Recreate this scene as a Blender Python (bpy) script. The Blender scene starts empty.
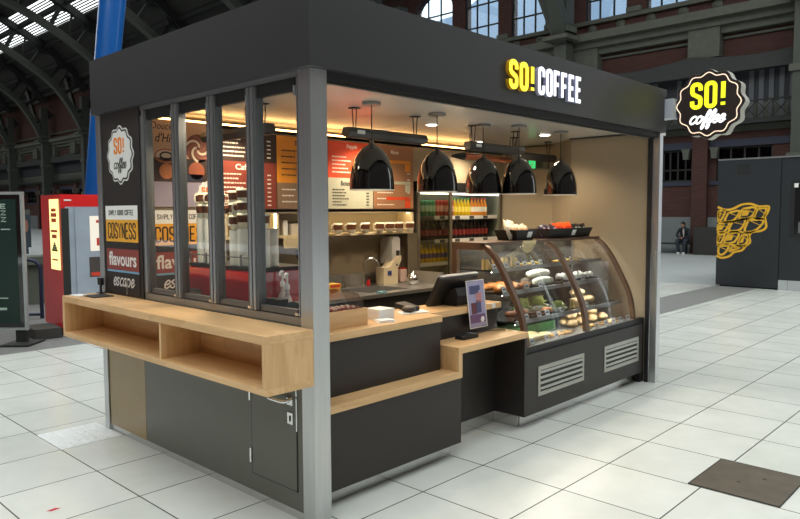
import bpy, math, random
from mathutils import Vector, Matrix
random.seed(7)
PI = math.pi
SC = bpy.context.scene
COL = SC.collection

# ------------------------------------------------------------------ camera
cam_d = bpy.data.cameras.new('camera'); cam = bpy.data.objects.new('camera', cam_d); COL.objects.link(cam)
cam_d.sensor_fit = 'HORIZONTAL'; cam_d.sensor_width = 36.0; cam_d.lens = 695.96 / 800 * 36.0
cam_d.clip_start = 0.05; cam_d.clip_end = 400
_p, _r, _y = 6.89719e-02, -4.784178e-03, 7.59491575e-01
_f = Vector((math.cos(_y)*math.cos(_p), math.sin(_y)*math.cos(_p), -math.sin(_p)))
_rt = Vector((math.sin(_y), -math.cos(_y), 0)); _up = _rt.cross(_f)
_c, _s = math.cos(_r), math.sin(_r)
_R = _c*_rt + _s*_up; _U = -_s*_rt + _c*_up
cam.matrix_world = Matrix(((_R.x, _U.x, -_f.x, -2.186), (_R.y, _U.y, -_f.y, -2.670), (_R.z, _U.z, -_f.z, 1.6), (0, 0, 0, 1)))
SC.camera = cam

# ------------------------------------------------------------------ world, exposure, large lights
SC.view_settings.view_transform = 'Standard'; SC.view_settings.look = 'None'
SC.view_settings.exposure = 0.0; SC.view_settings.gamma = 1.0; SC.view_settings.use_curve_mapping = False
W = bpy.data.worlds.new('overcast_sky'); SC.world = W; W.use_nodes = True
_n = W.node_tree.nodes; _l = W.node_tree.links
_bg = _n['Background']; _tc = _n.new('ShaderNodeTexCoord'); _sx = _n.new('ShaderNodeSeparateXYZ')
_rp = _n.new('ShaderNodeValToRGB'); _l.new(_tc.outputs['Generated'], _sx.inputs[0]); _l.new(_sx.outputs[2], _rp.inputs[0])
_rp.color_ramp.elements[0].position = 0.0; _rp.color_ramp.elements[0].color = (0.55, 0.58, 0.60, 1)
_rp.color_ramp.elements[1].position = 0.35; _rp.color_ramp.elements[1].color = (0.895, 0.94, 0.93, 1)
_l.new(_rp.outputs[0], _bg.inputs[0]); _bg.inputs[1].default_value = 2.7
SC.cycles.use_denoising = True
SC.cycles.max_bounces = 8; SC.cycles.transparent_max_bounces = 16
SC.cycles.sample_clamp_indirect = 4.0; SC.cycles.caustics_reflective = False; SC.cycles.caustics_refractive = False

# ------------------------------------------------------------------ materials
def srgb(r, g, b):
    f = lambda c: (c/255/12.92) if c/255 <= 0.04045 else ((c/255+0.055)/1.055)**2.4
    return (f(r), f(g), f(b))
_M = {}
def mat(name, col, rough=0.5, metal=0.0, var=0.08, scale=6.0, stretch=(1, 1, 1), bump=0.0, spec=0.5, coat=0.0, trans=0.0):
    if name in _M: return _M[name]
    m = bpy.data.materials.new(name); m.use_nodes = True; _M[name] = m
    nt = m.node_tree; b = nt.nodes['Principled BSDF']
    b.inputs['Roughness'].default_value = rough; b.inputs['Metallic'].default_value = metal
    b.inputs['Specular IOR Level'].default_value = spec; b.inputs['Coat Weight'].default_value = coat
    b.inputs['Transmission Weight'].default_value = trans
    tc = nt.nodes.new('ShaderNodeTexCoord'); mp = nt.nodes.new('ShaderNodeMapping'); mp.inputs['Scale'].default_value = stretch
    no = nt.nodes.new('ShaderNodeTexNoise'); no.inputs['Scale'].default_value = scale; no.inputs['Detail'].default_value = 4
    mx = nt.nodes.new('ShaderNodeMix'); mx.data_type = 'RGBA'
    nt.links.new(tc.outputs['Object'], mp.inputs[0]); nt.links.new(mp.outputs[0], no.inputs['Vector'])
    nt.links.new(no.outputs['Fac'], mx.inputs['Factor'])
    mx.inputs['A'].default_value = (*[max(0, c*(1-var*2)) for c in col], 1); mx.inputs['B'].default_value = (*[min(1, c*(1+var*2)) for c in col], 1)
    nt.links.new(mx.outputs['Result'], b.inputs['Base Color'])
    if bump:
        bp = nt.nodes.new('ShaderNodeBump'); bp.inputs['Strength'].default_value = bump; bp.inputs['Distance'].default_value = 0.01
        nt.links.new(no.outputs['Fac'], bp.inputs['Height']); nt.links.new(bp.outputs[0], b.inputs['Normal'])
    return m
def emit(name, col, strength):
    if name in _M: return _M[name]
    m = bpy.data.materials.new(name); m.use_nodes = True; _M[name] = m
    b = m.node_tree.nodes['Principled BSDF']; b.inputs['Base Color'].default_value = (*[c*0.6 for c in col], 1)
    b.inputs['Emission Color'].default_value = (*col, 1); b.inputs['Emission Strength'].default_value = strength
    return m
def thin_glass(name, tint=(1, 1, 1), refl=1.45, rough=0.02):
    if name in _M: return _M[name]
    m = bpy.data.materials.new(name); m.use_nodes = True; _M[name] = m
    nt = m.node_tree; nt.nodes.remove(nt.nodes['Principled BSDF'])
    t = nt.nodes.new('ShaderNodeBsdfTransparent'); t.inputs[0].default_value = (*tint, 1)
    g = nt.nodes.new('ShaderNodeBsdfGlossy'); g.inputs['Roughness'].default_value = rough
    lw = nt.nodes.new('ShaderNodeLayerWeight'); lw.inputs['Blend'].default_value = 0.5   # facing term, the same from both sides
    pw = nt.nodes.new('ShaderNodeMath'); pw.operation = 'POWER'; pw.inputs[1].default_value = 4.0; nt.links.new(lw.outputs['Facing'], pw.inputs[0])
    fr = nt.nodes.new('ShaderNodeMath'); fr.operation = 'MULTIPLY_ADD'; fr.inputs[1].default_value = 0.6; fr.inputs[2].default_value = 0.03*(refl/1.45)
    nt.links.new(pw.outputs[0], fr.inputs[0])
    mx = nt.nodes.new('ShaderNodeMixShader'); nt.links.new(fr.outputs[0], mx.inputs[0])
    nt.links.new(t.outputs[0], mx.inputs[1]); nt.links.new(g.outputs[0], mx.inputs[2])
    nt.links.new(mx.outputs[0], nt.nodes['Material Output'].inputs[0])
    return m
def wood(name, c1, c2, axis):
    """strip-laminated beech: fine grain plus staves running along one axis"""
    if name in _M: return _M[name]
    m = bpy.data.materials.new(name); m.use_nodes = True; _M[name] = m
    nt = m.node_tree; b = nt.nodes['Principled BSDF']; b.inputs['Roughness'].default_value = 0.38
    tc = nt.nodes.new('ShaderNodeTexCoord')
    mp = nt.nodes.new('ShaderNodeMapping'); mp.inputs['Scale'].default_value = {'x': (1.2, 14, 14), 'y': (14, 1.2, 14), 'z': (14, 14, 1.2)}[axis]
    no = nt.nodes.new('ShaderNodeTexNoise'); no.inputs['Scale'].default_value = 3.0; no.inputs['Detail'].default_value = 5
    mp2 = nt.nodes.new('ShaderNodeMapping'); mp2.inputs['Scale'].default_value = {'x': (1.6, 9, 9), 'y': (9, 1.6, 9), 'z': (9, 9, 1.6)}[axis]
    vo = nt.nodes.new('ShaderNodeTexVoronoi'); vo.distance = 'CHEBYCHEV'; vo.inputs['Scale'].default_value = 1.5
    nt.links.new(tc.outputs['Object'], mp.inputs[0]); nt.links.new(mp.outputs[0], no.inputs['Vector'])
    nt.links.new(tc.outputs['Object'], mp2.inputs[0]); nt.links.new(mp2.outputs[0], vo.inputs['Vector'])
    sp = nt.nodes.new('ShaderNodeSeparateColor'); nt.links.new(vo.outputs['Color'], sp.inputs[0])
    ad = nt.nodes.new('ShaderNodeMath'); ad.operation = 'MULTIPLY_ADD'; ad.inputs[1].default_value = 0.35
    nt.links.new(sp.outputs[0], ad.inputs[0]); nt.links.new(no.outputs['Fac'], ad.inputs[2])
    rp = nt.nodes.new('ShaderNodeValToRGB'); rp.color_ramp.elements[0].position = 0.35; rp.color_ramp.elements[1].position = 0.95
    rp.color_ramp.elements[0].color = (*c1, 1); rp.color_ramp.elements[1].color = (*c2, 1)
    nt.links.new(ad.outputs[0], rp.inputs[0]); nt.links.new(rp.outputs[0], b.inputs['Base Color'])
    return m
def tile_mat(name, c1, c2, mortar, w, h, ox, oy, ms, rough, bumpy=0.0, offset=0.0, plane='xy'):
    if name in _M: return _M[name]
    m = bpy.data.materials.new(name); m.use_nodes = True; _M[name] = m
    nt = m.node_tree; b = nt.nodes['Principled BSDF']
    ge = nt.nodes.new('ShaderNodeNewGeometry'); se = nt.nodes.new('ShaderNodeSeparateXYZ'); cb = nt.nodes.new('ShaderNodeCombineXYZ')
    nt.links.new(ge.outputs['Position'], se.inputs[0])
    ia, ib = {'xy': (0, 1), 'yz': (1, 2), 'xz': (0, 2)}[plane]
    for i, src, off in ((0, ia, ox), (1, ib, oy)):
        a = nt.nodes.new('ShaderNodeMath'); a.operation = 'ADD'; a.inputs[1].default_value = -off + 100*(w if i == 0 else h)
        nt.links.new(se.outputs[src], a.inputs[0]); nt.links.new(a.outputs[0], cb.inputs[i])
    br = nt.nodes.new('ShaderNodeTexBrick'); br.offset = offset; br.squash = 1.0
    br.inputs['Scale'].default_value = 1.0; br.inputs['Brick Width'].default_value = w; br.inputs['Row Height'].default_value = h
    br.inputs['Mortar Size'].default_value = ms; br.inputs['Mortar Smooth'].default_value = 0.3
    br.inputs['Color1'].default_value = (*c1, 1); br.inputs['Color2'].default_value = (*c2, 1); br.inputs['Mortar'].default_value = (*mortar, 1)
    nt.links.new(cb.outputs[0], br.inputs['Vector'])
    no = nt.nodes.new('ShaderNodeTexNoise'); no.inputs['Scale'].default_value = 1.7; no.inputs['Detail'].default_value = 8; no.inputs['Roughness'].default_value = 0.65
    nt.links.new(ge.outputs['Position'], no.inputs['Vector'])
    rp = nt.nodes.new('ShaderNodeValToRGB'); rp.color_ramp.elements[0].position = 0.3; rp.color_ramp.elements[1].position = 0.7
    rp.color_ramp.elements[0].color = (0.86, 0.87, 0.86, 1); rp.color_ramp.elements[1].color = (1.0, 1.0, 1.0, 1)
    nt.links.new(no.outputs['Fac'], rp.inputs[0])
    mx = nt.nodes.new('ShaderNodeMix'); mx.data_type = 'RGBA'; mx.blend_type = 'MULTIPLY'; mx.inputs['Factor'].default_value = 1
    nt.links.new(br.outputs['Color'], mx.inputs['A']); nt.links.new(rp.outputs[0], mx.inputs['B']); nt.links.new(mx.outputs['Result'], b.inputs['Base Color'])
    rr = nt.nodes.new('ShaderNodeMapRange'); rr.inputs['To Min'].default_value = rough*0.8; rr.inputs['To Max'].default_value = rough*1.25
    nt.links.new(no.outputs['Fac'], rr.inputs['Value']); nt.links.new(rr.outputs[0], b.inputs['Roughness'])
    bp = nt.nodes.new('ShaderNodeBump'); bp.inputs['Strength'].default_value = 0.3 + bumpy; bp.inputs['Distance'].default_value = 0.002; bp.invert = True
    nt.links.new(br.outputs['Fac'], bp.inputs['Height']); nt.links.new(bp.outputs[0], b.inputs['Normal'])
    return m

M_fascia = mat('anthracite_panel', srgb(43, 42, 45), 0.45, var=0.04)
M_dark = mat('dark_laminate', srgb(40, 34, 32), 0.5, var=0.06, scale=30, stretch=(1, 1, 8))
M_panel = mat('olive_grey_laminate', srgb(92, 92, 82), 0.28, var=0.03)
M_ochre = mat('ochre_laminate', srgb(150, 128, 88), 0.25, var=0.05)
M_black = mat('matte_black', srgb(22, 22, 23), 0.55)
M_gloss = mat('gloss_black', (0.006, 0.006, 0.007), 0.06, coat=1.0, var=0.0)
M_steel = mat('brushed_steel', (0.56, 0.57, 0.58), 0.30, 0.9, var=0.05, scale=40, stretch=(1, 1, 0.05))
M_steel2 = mat('window_aluminium', (0.33, 0.34, 0.35), 0.38, 0.8, var=0.04)
M_plinth = mat('plinth_steel', (0.60, 0.60, 0.59), 0.22, 0.85, var=0.05)
M_chrome = mat('chrome', (0.8, 0.8, 0.8), 0.12, 1.0, var=0.02)
M_beech_x = wood('beech_x', srgb(200, 158, 108), srgb(222, 182, 132), 'x')
M_beech_y = wood('beech_y', srgb(200, 158, 108), srgb(222, 182, 132), 'y')
M_beech_z = wood('beech_z', srgb(200, 158, 108), srgb(222, 182, 132), 'z')
M_taupe = mat('taupe_wall', srgb(158, 145, 122), 0.6, var=0.02)
M_ceil = mat('gloss_ceiling', srgb(208, 204, 196), 0.2, var=0.02)
M_bronze = mat('bronze_frame', srgb(100, 76, 60), 0.35, 0.3, var=0.06)
M_white = mat('white_plastic', (0.78, 0.78, 0.76), 0.4, var=0.02)
M_paper = mat('white_paper', (0.82, 0.82, 0.80), 0.7, var=0.02)
M_glass = thin_glass('window_glass', (0.93, 0.95, 0.95))
M_cglass = thin_glass('display_glass', (0.97, 0.98, 0.98), 1.4)
M_led = emit('warm_led', (1.0, 0.54, 0.18), 15.0)
M_cool = emit('white_tube', (1.0, 0.95, 0.85), 7.0)
M_dl = emit('downlight_lens', (1.0, 0.92, 0.78), 14.0)

# ------------------------------------------------------------------ mesh builder
class MB:
    def __init__(s): s.v = []; s.f = []; s.m = []; s.sm = []
    def add(s, vs, fs, mi=0, smooth=False):
        o = len(s.v); s.v += [tuple(v) for v in vs]
        for f in fs: s.f.append([i+o for i in f]); s.m.append(mi); s.sm.append(smooth)
        return s
    def box(s, x0, x1, y0, y1, z0, z1, mi=0):
        x0, x1 = min(x0, x1), max(x0, x1); y0, y1 = min(y0, y1), max(y0, y1); z0, z1 = min(z0, z1), max(z0, z1)
        vs = [(x0,y0,z0),(x1,y0,z0),(x1,y1,z0),(x0,y1,z0),(x0,y0,z1),(x1,y0,z1),(x1,y1,z1),(x0,y1,z1)]
        return s.add(vs, [(0,3,2,1),(4,5,6,7),(0,1,5,4),(1,2,6,5),(2,3,7,6),(3,0,4,7)], mi)
    def obox(s, c, u, v, w, mi=0):
        c, u, v, w = map(Vector, (c, u, v, w)); vs = [c+a*u+b*v+d*w for d in (-1, 1) for a, b in ((-1,-1),(1,-1),(1,1),(-1,1))]
        return s.add(vs, [(0,3,2,1),(4,5,6,7),(0,1,5,4),(1,2,6,5),(2,3,7,6),(3,0,4,7)], mi)
    def bar(s, a, b, w, h, mi=0, up=(0, 0, 1)):
        a, b = Vector(a), Vector(b); d = b-a; L = d.length; d.normalize(); up = Vector(up)
        if abs(d.dot(up)) > 0.98: up = Vector((1, 0, 0))
        r = d.cross(up).normalized(); u = r.cross(d)
        return s.obox((a+b)/2, d*L/2, r*w/2, u*h/2, mi)
    def tube(s, pts, r, n=10, mi=0, smooth=True, cap=True, closed=False):
        P = [Vector(p) for p in pts]; R = r if isinstance(r, (list, tuple)) else [r]*len(P); vs = []; prev = None
        for i, p in enumerate(P):
            if closed: d = P[(i+1) % len(P)]-P[i-1]
            else: d = (P[min(i+1, len(P)-1)]-P[max(i-1, 0)])
            if d.length < 1e-9: d = Vector((0, 0, 1))
            d.normalize()
            if prev is None:
                a = Vector((0, 0, 1)) if abs(d.z) < 0.9 else Vector((1, 0, 0)); u = d.cross(a).normalized()
            else: u = (prev - d*prev.dot(d)).normalized()
            prev = u; w = d.cross(u)
            for k in range(n): t = 2*PI*k/n; vs.append(p + (u*math.cos(t)+w*math.sin(t))*R[i])
        fs = []; m = len(P)
        for i in range(m if closed else m-1):
            for k in range(n): a = i*n+k; b = i*n+(k+1) % n; c = ((i+1) % m)*n; fs.append((a, b, c+(k+1) % n, c+k))
        s.add(vs, fs, mi, smooth)
        if cap and not closed:
            s.add(vs[:n], [tuple(reversed(range(n)))], mi); s.add(vs[-n:], [tuple(range(n))], mi)
        return s
    def lathe(s, prof, c=(0, 0, 0), n=24, mi=0, smooth=True, axis='z', sx=1, sy=1):
        vs = []
        for r, z in prof:
            for k in range(n):
                t = 2*PI*k/n; a, b = r*math.cos(t)*sx, r*math.sin(t)*sy
                vs.append({'z': (c[0]+a, c[1]+b, c[2]+z), 'x': (c[0]+z, c[1]+a, c[2]+b), 'y': (c[0]+a, c[1]+z, c[2]+b)}[axis])
        fs = []
        for i in range(len(prof)-1):
            for k in range(n): a = i*n+k; b = i*n+(k+1) % n; fs.append((a, b, b+n, a+n))
        s.add(vs, fs, mi, smooth)
        if prof[0][0] > 1e-5: s.add(vs[:n], [tuple(reversed(range(n)))], mi)
        if prof[-1][0] > 1e-5: s.add(vs[-n:], [tuple(range(n))], mi)
        return s
    def blob(s, c, r, n=14, mi=0, noise=0.0, seed=0, m=None):
        rx, ry, rz = r; rings = m or n//2+1; rnd = random.Random(seed); vs = [];
        for i in range(rings+1):
            ph = PI*i/rings
            for k in range(n):
                t = 2*PI*k/n; q = 1+noise*(rnd.random()-0.5)*2 if 0 < i < rings else 1
                vs.append((c[0]+rx*q*math.sin(ph)*math.cos(t), c[1]+ry*q*math.sin(ph)*math.sin(t), c[2]+rz*q*math.cos(ph)))
        fs = [(i*n+k, (i+1)*n+k, (i+1)*n+(k+1) % n, i*n+(k+1) % n) for i in range(rings) for k in range(n)]
        return s.add(vs, fs, mi, True)
    def prism(s, poly, O, U, V, t, mi=0, mside=None):
        """extrude a 2D polygon by t along U x V from plane O"""
        O, U, V = Vector(O), Vector(U), Vector(V); N = U.cross(V)
        a = [O+U*x+V*y for x, y in poly]; b = [p+N*t for p in a]; n = len(a)
        s.add(a+b, [tuple(reversed(range(n)))], mi); s.add(a+b, [tuple(range(n, 2*n))], mi)
        return s.add(a+b, [(i, (i+1) % n, (i+1) % n+n, i+n) for i in range(n)], mi if mside is None else mside)
    def stroke(s, pts, w, O, U, V, t, closed=False, mi=0):
        """flat stroke of width w along a 2D polyline, mitred, extruded by t"""
        P = [Vector((p[0], p[1])) for p in pts]; n = len(P); L = []; Rr = []
        for i in range(n):
            a = P[i-1] if (i > 0 or closed) else None; c = P[(i+1) % n] if (i < n-1 or closed) else None
            d1 = (P[i]-a).normalized() if a is not None and (P[i]-a).length > 1e-9 else None
            d2 = (c-P[i]).normalized() if c is not None and (c-P[i]).length > 1e-9 else None
            d1 = d1 or d2; d2 = d2 or d1
            nn = Vector((-(d1.y+d2.y), d1.x+d2.x))
            if nn.length < 1e-6: nn = Vector((-d1.y, d1.x))
            nn.normalize(); k = 1/max(0.72, nn.dot(Vector((-d1.y, d1.x))))
            L.append(P[i]+nn*w/2*k); Rr.append(P[i]-nn*w/2*k)
        O, U, V = Vector(O), Vector(U), Vector(V); N = U.cross(V)
        q = lambda p, z: O+U*p.x+V*p.y+N*z
        vs = []
        for i in range(n): vs += [q(L[i], 0), q(Rr[i], 0), q(L[i], t), q(Rr[i], t)]
        fs = []
        for i in range(n if closed else n-1):
            a = 4*i; b = 4*((i+1) % n); fs += [(a+2, a+3, b+3, b+2), (a, b, b+1, a+1), (a, a+2, b+2, b), (a+1, b+1, b+3, a+3)]
        if not closed: fs += [(0, 1, 3, 2), (4*n-4, 4*n-2, 4*n-1, 4*n-3)]
        return s.add(vs, fs, mi)
    def build(s, name, mats, parent=None, bevel=0.0, seg=2, org=None):
        me = bpy.data.meshes.new(name); ob = bpy.data.objects.new(name, me); COL.objects.link(ob)
        if parent is not None: o = WORLD[parent.name]; ob.parent = parent
        else:
            if org is None:
                xs = [v[0] for v in s.v]; ys = [v[1] for v in s.v]; zs = [v[2] for v in s.v]
                org = ((min(xs)+max(xs))/2, (min(ys)+max(ys))/2, min(zs))
            o = Vector(org); ob.location = o
        WORLD[ob.name] = Vector(o)
        me.from_pydata([(v[0]-o[0], v[1]-o[1], v[2]-o[2]) for v in s.v], [], s.f)
        for m in (mats if isinstance(mats, (list, tuple)) else [mats]): me.materials.append(m)
        me.polygons.foreach_set('material_index', s.m); me.polygons.foreach_set('use_smooth', s.sm); me.update()
        if bevel:
            b = ob.modifiers.new('bevel', 'BEVEL'); b.width = bevel; b.segments = seg; b.limit_method = 'ANGLE'
        return ob
WORLD = {}
def tag(o, label=None, cat=None, group=None, kind=None):
    if label: o['label'] = label
    if cat: o['category'] = cat
    if group: o['group'] = group
    if kind: o['kind'] = kind
    return o
def thing(name, loc, label, cat, group=None, kind=None):
    o = bpy.data.objects.new(name, None); COL.objects.link(o); o.location = loc; o.empty_display_size = 0.1
    WORLD[o.name] = Vector(loc); return tag(o, label, cat, group, kind)
def copy_tree(o, parent=None):
    c = o.copy(); COL.objects.link(c); c.parent = parent; WORLD[c.name] = WORLD[o.name].copy()
    for ch in [x for x in o.children]: copy_tree(ch, c)
    return c
class Proto:
    """first place() uses the object itself, later ones copy the thing and its parts"""
    def __init__(s, o): s.o = o; s.used = False
    def place(s, loc, rz=0, label=None, group=None, sc=None, rot=None):
        o = copy_tree(s.o) if s.used else s.o; s.used = True
        o.location = loc; o.rotation_euler = rot or (0, 0, rz)
        if sc: o.scale = sc if isinstance(sc, tuple) else (sc, sc, sc)
        if label: o['label'] = label
        if group: o['group'] = group
        return o
def struct(name, mb, m, parent=None, **k):
    o = mb.build(name, m, parent, **k)
    if parent is None: o['kind'] = 'structure'
    return o
# --- lettering
_tcache = {}
def glyphs(txt, extrude, bold, shear):
    key = (txt, extrude, bold, shear)
    if key not in _tcache:
        cu = bpy.data.curves.new('t', 'FONT'); cu.body = txt; cu.extrude = extrude; cu.offset = bold; cu.shear = shear; cu.resolution_u = 3
        ob = bpy.data.objects.new('t', cu); COL.objects.link(ob)
        dg = bpy.context.evaluated_depsgraph_get(); me = bpy.data.meshes.new_from_object(ob.evaluated_get(dg))
        vs = [tuple(v.co) for v in me.vertices]; fs = [tuple(p.vertices) for p in me.polygons]
        bpy.data.objects.remove(ob); bpy.data.curves.remove(cu); bpy.data.meshes.remove(me)
        _tcache[key] = (vs, fs)
    return _tcache[key]
def text(mb, txt, O, U, V, w, h, t=0.001, bold=0.0, shear=0.0, mi=0):
    """fit the text into a w x h box whose lower left corner is O (U right, V up)"""
    vs, fs = glyphs(txt, 0.5, bold, shear)
    if not vs: return
    x0, x1 = min(v[0] for v in vs), max(v[0] for v in vs); y0, y1 = min(v[1] for v in vs), max(v[1] for v in vs)
    O, U, V = Vector(O), Vector(U), Vector(V); N = U.cross(V)
    mb.add([O+U*((v[0]-x0)/(x1-x0)*w)+V*((v[1]-y0)/(y1-y0)*h)+N*((v[2]+0.5)*t) for v in vs], fs, mi)
r_ = 0.18
def _arc(cx, cy, r, a0, a1, n=5): return [(cx+r*math.cos(math.radians(a0+(a1-a0)*i/n)), cy+r*math.sin(math.radians(a0+(a1-a0)*i/n))) for i in range(n+1)]
def _letters(w, h):
    r = w*0.42; m = h/2
    O = _arc(r, h-r, r, 180, 90)+_arc(w-r, h-r, r, 90, 0)+_arc(w-r, r, r, 0, -90)+_arc(r, r, r, 270, 180)
    return {
     'O': [(O, True)], 'G': [([(w, h*0.72)]+_arc(w-r, h-r, r, 0, 90)+_arc(r, h-r, r, 90, 180)+_arc(r, r, r, 180, 270)+_arc(w-r, r, r, 270, 360)+[(w, h*0.46), (w*0.55, h*0.46)], False)],
     'C': [([(w, h*0.68)]+_arc(w-r, h-r, r, 0, 90)+_arc(r, h-r, r, 90, 180)+_arc(r, r, r, 180, 270)+_arc(w-r, r, r, 270, 360)+[(w, h*0.32)], False)],
     'S': [([(w, h*0.72)]+_arc(w-r, h-r, r, 0, 90)+_arc(r, h-r, r, 90, 180)+[(0, h*0.66)]+[(w*0.12, h*0.58), (w*0.88, h*0.42)]+[(w, h*0.34)]+_arc(w-r, r, r, 0, -90)+_arc(r, r, r, 270, 180)+[(0, h*0.28)], False)],
     'F': [([(w, h), (0, h), (0, 0)], False), ([(0, m), (w*0.85, m)], False)],
     'E': [([(w, h), (0, h), (0, 0), (w, 0)], False), ([(0, m), (w*0.85, m)], False)],
     'I': [([(w/2, 0), (w/2, h)], False)], 'L': [([(0, h), (0, 0), (w, 0)], False)],
     'M': [([(0, 0), (0, h), (w/2, h*0.4), (w, h), (w, 0)], False)], 'N': [([(0, 0), (0, h)], False), ([(w, 0), (w, h)], False), ([(0, h), (w*0.1, h*0.92), (w*0.9, h*0.08), (w, 0)], False)],
     'P': [([(0, 0), (0, h)]+_arc(w-r, h-r, r, 90, 0)+_arc(w-r, m+r, r, 0, -90)+[(0, m)], False)],
     'D': [(([(0, 0), (0, h)]+_arc(w-r, h-r, r, 90, 0)+_arc(w-r, r, r, 0, -90)), True)],
     'Y': [([(0, h), (w/2, m), (w, h)], False), ([(w/2, m), (w/2, 0)], False)],
     '!': [([(w/2, h), (w/2, h*0.3)], False), ([(w/2, h*0.13), (w/2, -0.0)], False)],
     'X': [([(0, 0), (w, h)], False), ([(0, h), (w, 0)], False)],
     'A': [([(0, 0), (w/2, h), (w, 0)], False), ([(w*.2, h*.3), (w*.8, h*.3)], False)],
     'Z': [([(0, h), (w, h), (0, 0), (w, 0)], False)], ' ': [] }
def caps(mb, txt, O, U, V, w, h, pen, t, mi=0, gap=None):
    """condensed rounded capitals drawn with a flat pen, fitted to w x h"""
    n = sum(0.45 if c in '!I' else 1 for c in txt); gap = pen*1.5 if gap is None else gap
    cw = (w-pen-gap*(len(txt)-1))/n; U, V = Vector(U), Vector(V); x = pen/2; h2 = h-pen
    for c in txt:
        g = cw*(0.45 if c in '!I' else 1)
        for pts, cl in _letters(max(g, 1e-4) if c not in '!I' else g, h2)[c]:
            ext = pts
            if not cl and c in '!IMNPLYXA': # square ends reach the full height
                ext = list(pts)
            mb.stroke(ext, pen, Vector(O)+U*x+V*(pen/2), U, V, t, cl, mi)
        x += g+gap
def smooth2(pts, k=5):
    out = []
    n = len(pts)
    for i in range(n-1):
        p0 = pts[max(i-1, 0)]; p1 = pts[i]; p2 = pts[i+1]; p3 = pts[min(i+2, n-1)]
        for j in range(k):
            t = j/k; q = []
            for a in (0, 1): q.append(0.5*((2*p1[a])+(-p0[a]+p2[a])*t+(2*p0[a]-5*p1[a]+4*p2[a]-p3[a])*t*t+(-p0[a]+3*p1[a]-3*p2[a]+p3[a])*t*t*t))
            out.append(tuple(q))
    out.append(pts[-1]); return out
_script = {
 'c': ([(0.80, 0.82), (0.62, 1.0), (0.25, 0.85), (0.12, 0.4), (0.35, 0.02), (0.72, 0.12), (1.0, 0.45)], 0.85),
 'o': ([(0.62, 0.98), (0.25, 0.85), (0.12, 0.4), (0.35, 0.02), (0.75, 0.2), (0.86, 0.65), (0.62, 0.98), (0.78, 0.78), (1.1, 0.8)], 0.95),
 'f': ([(0.0, 0.45), (0.55, 0.9), (0.78, 1.45), (0.62, 1.72), (0.44, 1.4), (0.32, 0.3), (0.22, -0.45), (0.34, -0.72), (0.50, -0.4), (0.42, 0.05), (0.62, 0.15), (0.85, 0.55)], 0.72),
 'e': ([(0.1, 0.42), (0.6, 0.55), (0.72, 0.85), (0.45, 1.0), (0.15, 0.6), (0.2, 0.15), (0.5, 0.0), (0.95, 0.42)], 0.82),
 's': ([(0.72, 0.84), (0.45, 1.02), (0.16, 0.78), (0.42, 0.52), (0.66, 0.26), (0.40, 0.0), (0.05, 0.14)], 0.86),
 'a': ([(0.75, 0.85), (0.45, 1.0), (0.12, 0.6), (0.2, 0.08), (0.5, 0.1), (0.78, 0.95), (0.7, 0.2), (0.85, 0.02), (1.1, 0.45)], 1.0),
 'p': ([(0.16, 1.05), (0.16, 0.2), (0.16, -0.95), (0.16, 0.55), (0.5, 1.0), (0.86, 0.6), (0.6, 0.04), (0.24, 0.12)], 1.02)}
def script(mb, txt, O, U, V, w, xh, pen, t, mi=0, slant=0.2):
    tot = sum(_script[c][1] for c in txt)+0.2; k = w/tot; x = 0
    for c in txt:
        pts, adv = _script[c]
        q = [((x+px+slant*py*xh/k)*k, py*xh) for px, py in pts]
        mb.stroke(smooth2(q, 5), pen, O, U, V, t, False, mi); x += adv
def badge_outline(r, n=12, amp=0.055, m=6, ph=0.0):
    return [(r*(1+amp*math.cos(n*a+ph))*math.cos(a), r*(1+amp*math.cos(n*a+ph))*math.sin(a)) for a in [2*PI*i/(n*m) for i in range(n*m)]]

# ================================================================== SETTING: floor
M_tile = tile_mat('floor_tiles', (0.69, 0.71, 0.67), (0.755, 0.77, 0.73), (0.07, 0.07, 0.06), 0.5685, 0.567, 0.145, -0.09, 0.0046, 0.24)
M_far = tile_mat('pale_concrete', (0.42, 0.45, 0.45), (0.46, 0.49, 0.49), (0.30, 0.32, 0.32), 1.2, 1.2, 0, 0, 0.01, 0.5)
M_asph = mat('grey_asphalt', srgb(112, 112, 110), 0.8, var=0.12, scale=14, bump=0.2)
fl = MB(); fl.box(-14, 13.0, -9, 5.95, -0.12, 0); struct('floor', fl, M_tile)
fl = MB(); fl.box(-14, 4.6, 5.95, 90, -0.12, -0.004); struct('floor', fl, M_asph)
fl = MB(); fl.box(4.6, 40, 5.95, 90, -0.12, -0.004); fl.box(13.0, 40, -9, 5.95, -0.12, -0.004); struct('floor', fl, M_far)
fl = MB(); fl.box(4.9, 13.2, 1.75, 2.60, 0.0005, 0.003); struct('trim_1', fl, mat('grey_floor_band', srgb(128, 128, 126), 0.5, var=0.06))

# ================================================================== SETTING: station hall
M_brick = tile_mat('dark_red_brick', (0.062, 0.020, 0.014), (0.080, 0.026, 0.018), (0.04, 0.022, 0.018), 0.3, 0.1, 0, 0, 0.012, 0.8, offset=0.5, plane='yz')
M_stone = mat('dirty_stone', srgb(84, 86, 77), 0.8, var=0.12, scale=3)
M_stone2 = mat('grey_render', srgb(112, 118, 118), 0.7, var=0.06, scale=2)
M_iron = mat('painted_iron', srgb(66, 69, 62), 0.6, var=0.08, scale=3)
M_irond = mat('dark_iron', srgb(34, 36, 33), 0.7, var=0.08, scale=3)
M_blue = mat('blue_fascia', srgb(44, 46, 64), 0.6)
M_sky_glass = thin_glass('hall_window_glass', (0.80, 0.87, 0.92), 1.3)
WX = 24.0; BAY = 9.33; B0 = 2.57
NB = 9
low_win = lambda b: [(b+1.2, b+4.4), (b+5.0, b+8.2)]
up_all = [(4.9, 6.75), (7.5, 9.2), (9.95, 11.75)]
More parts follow.
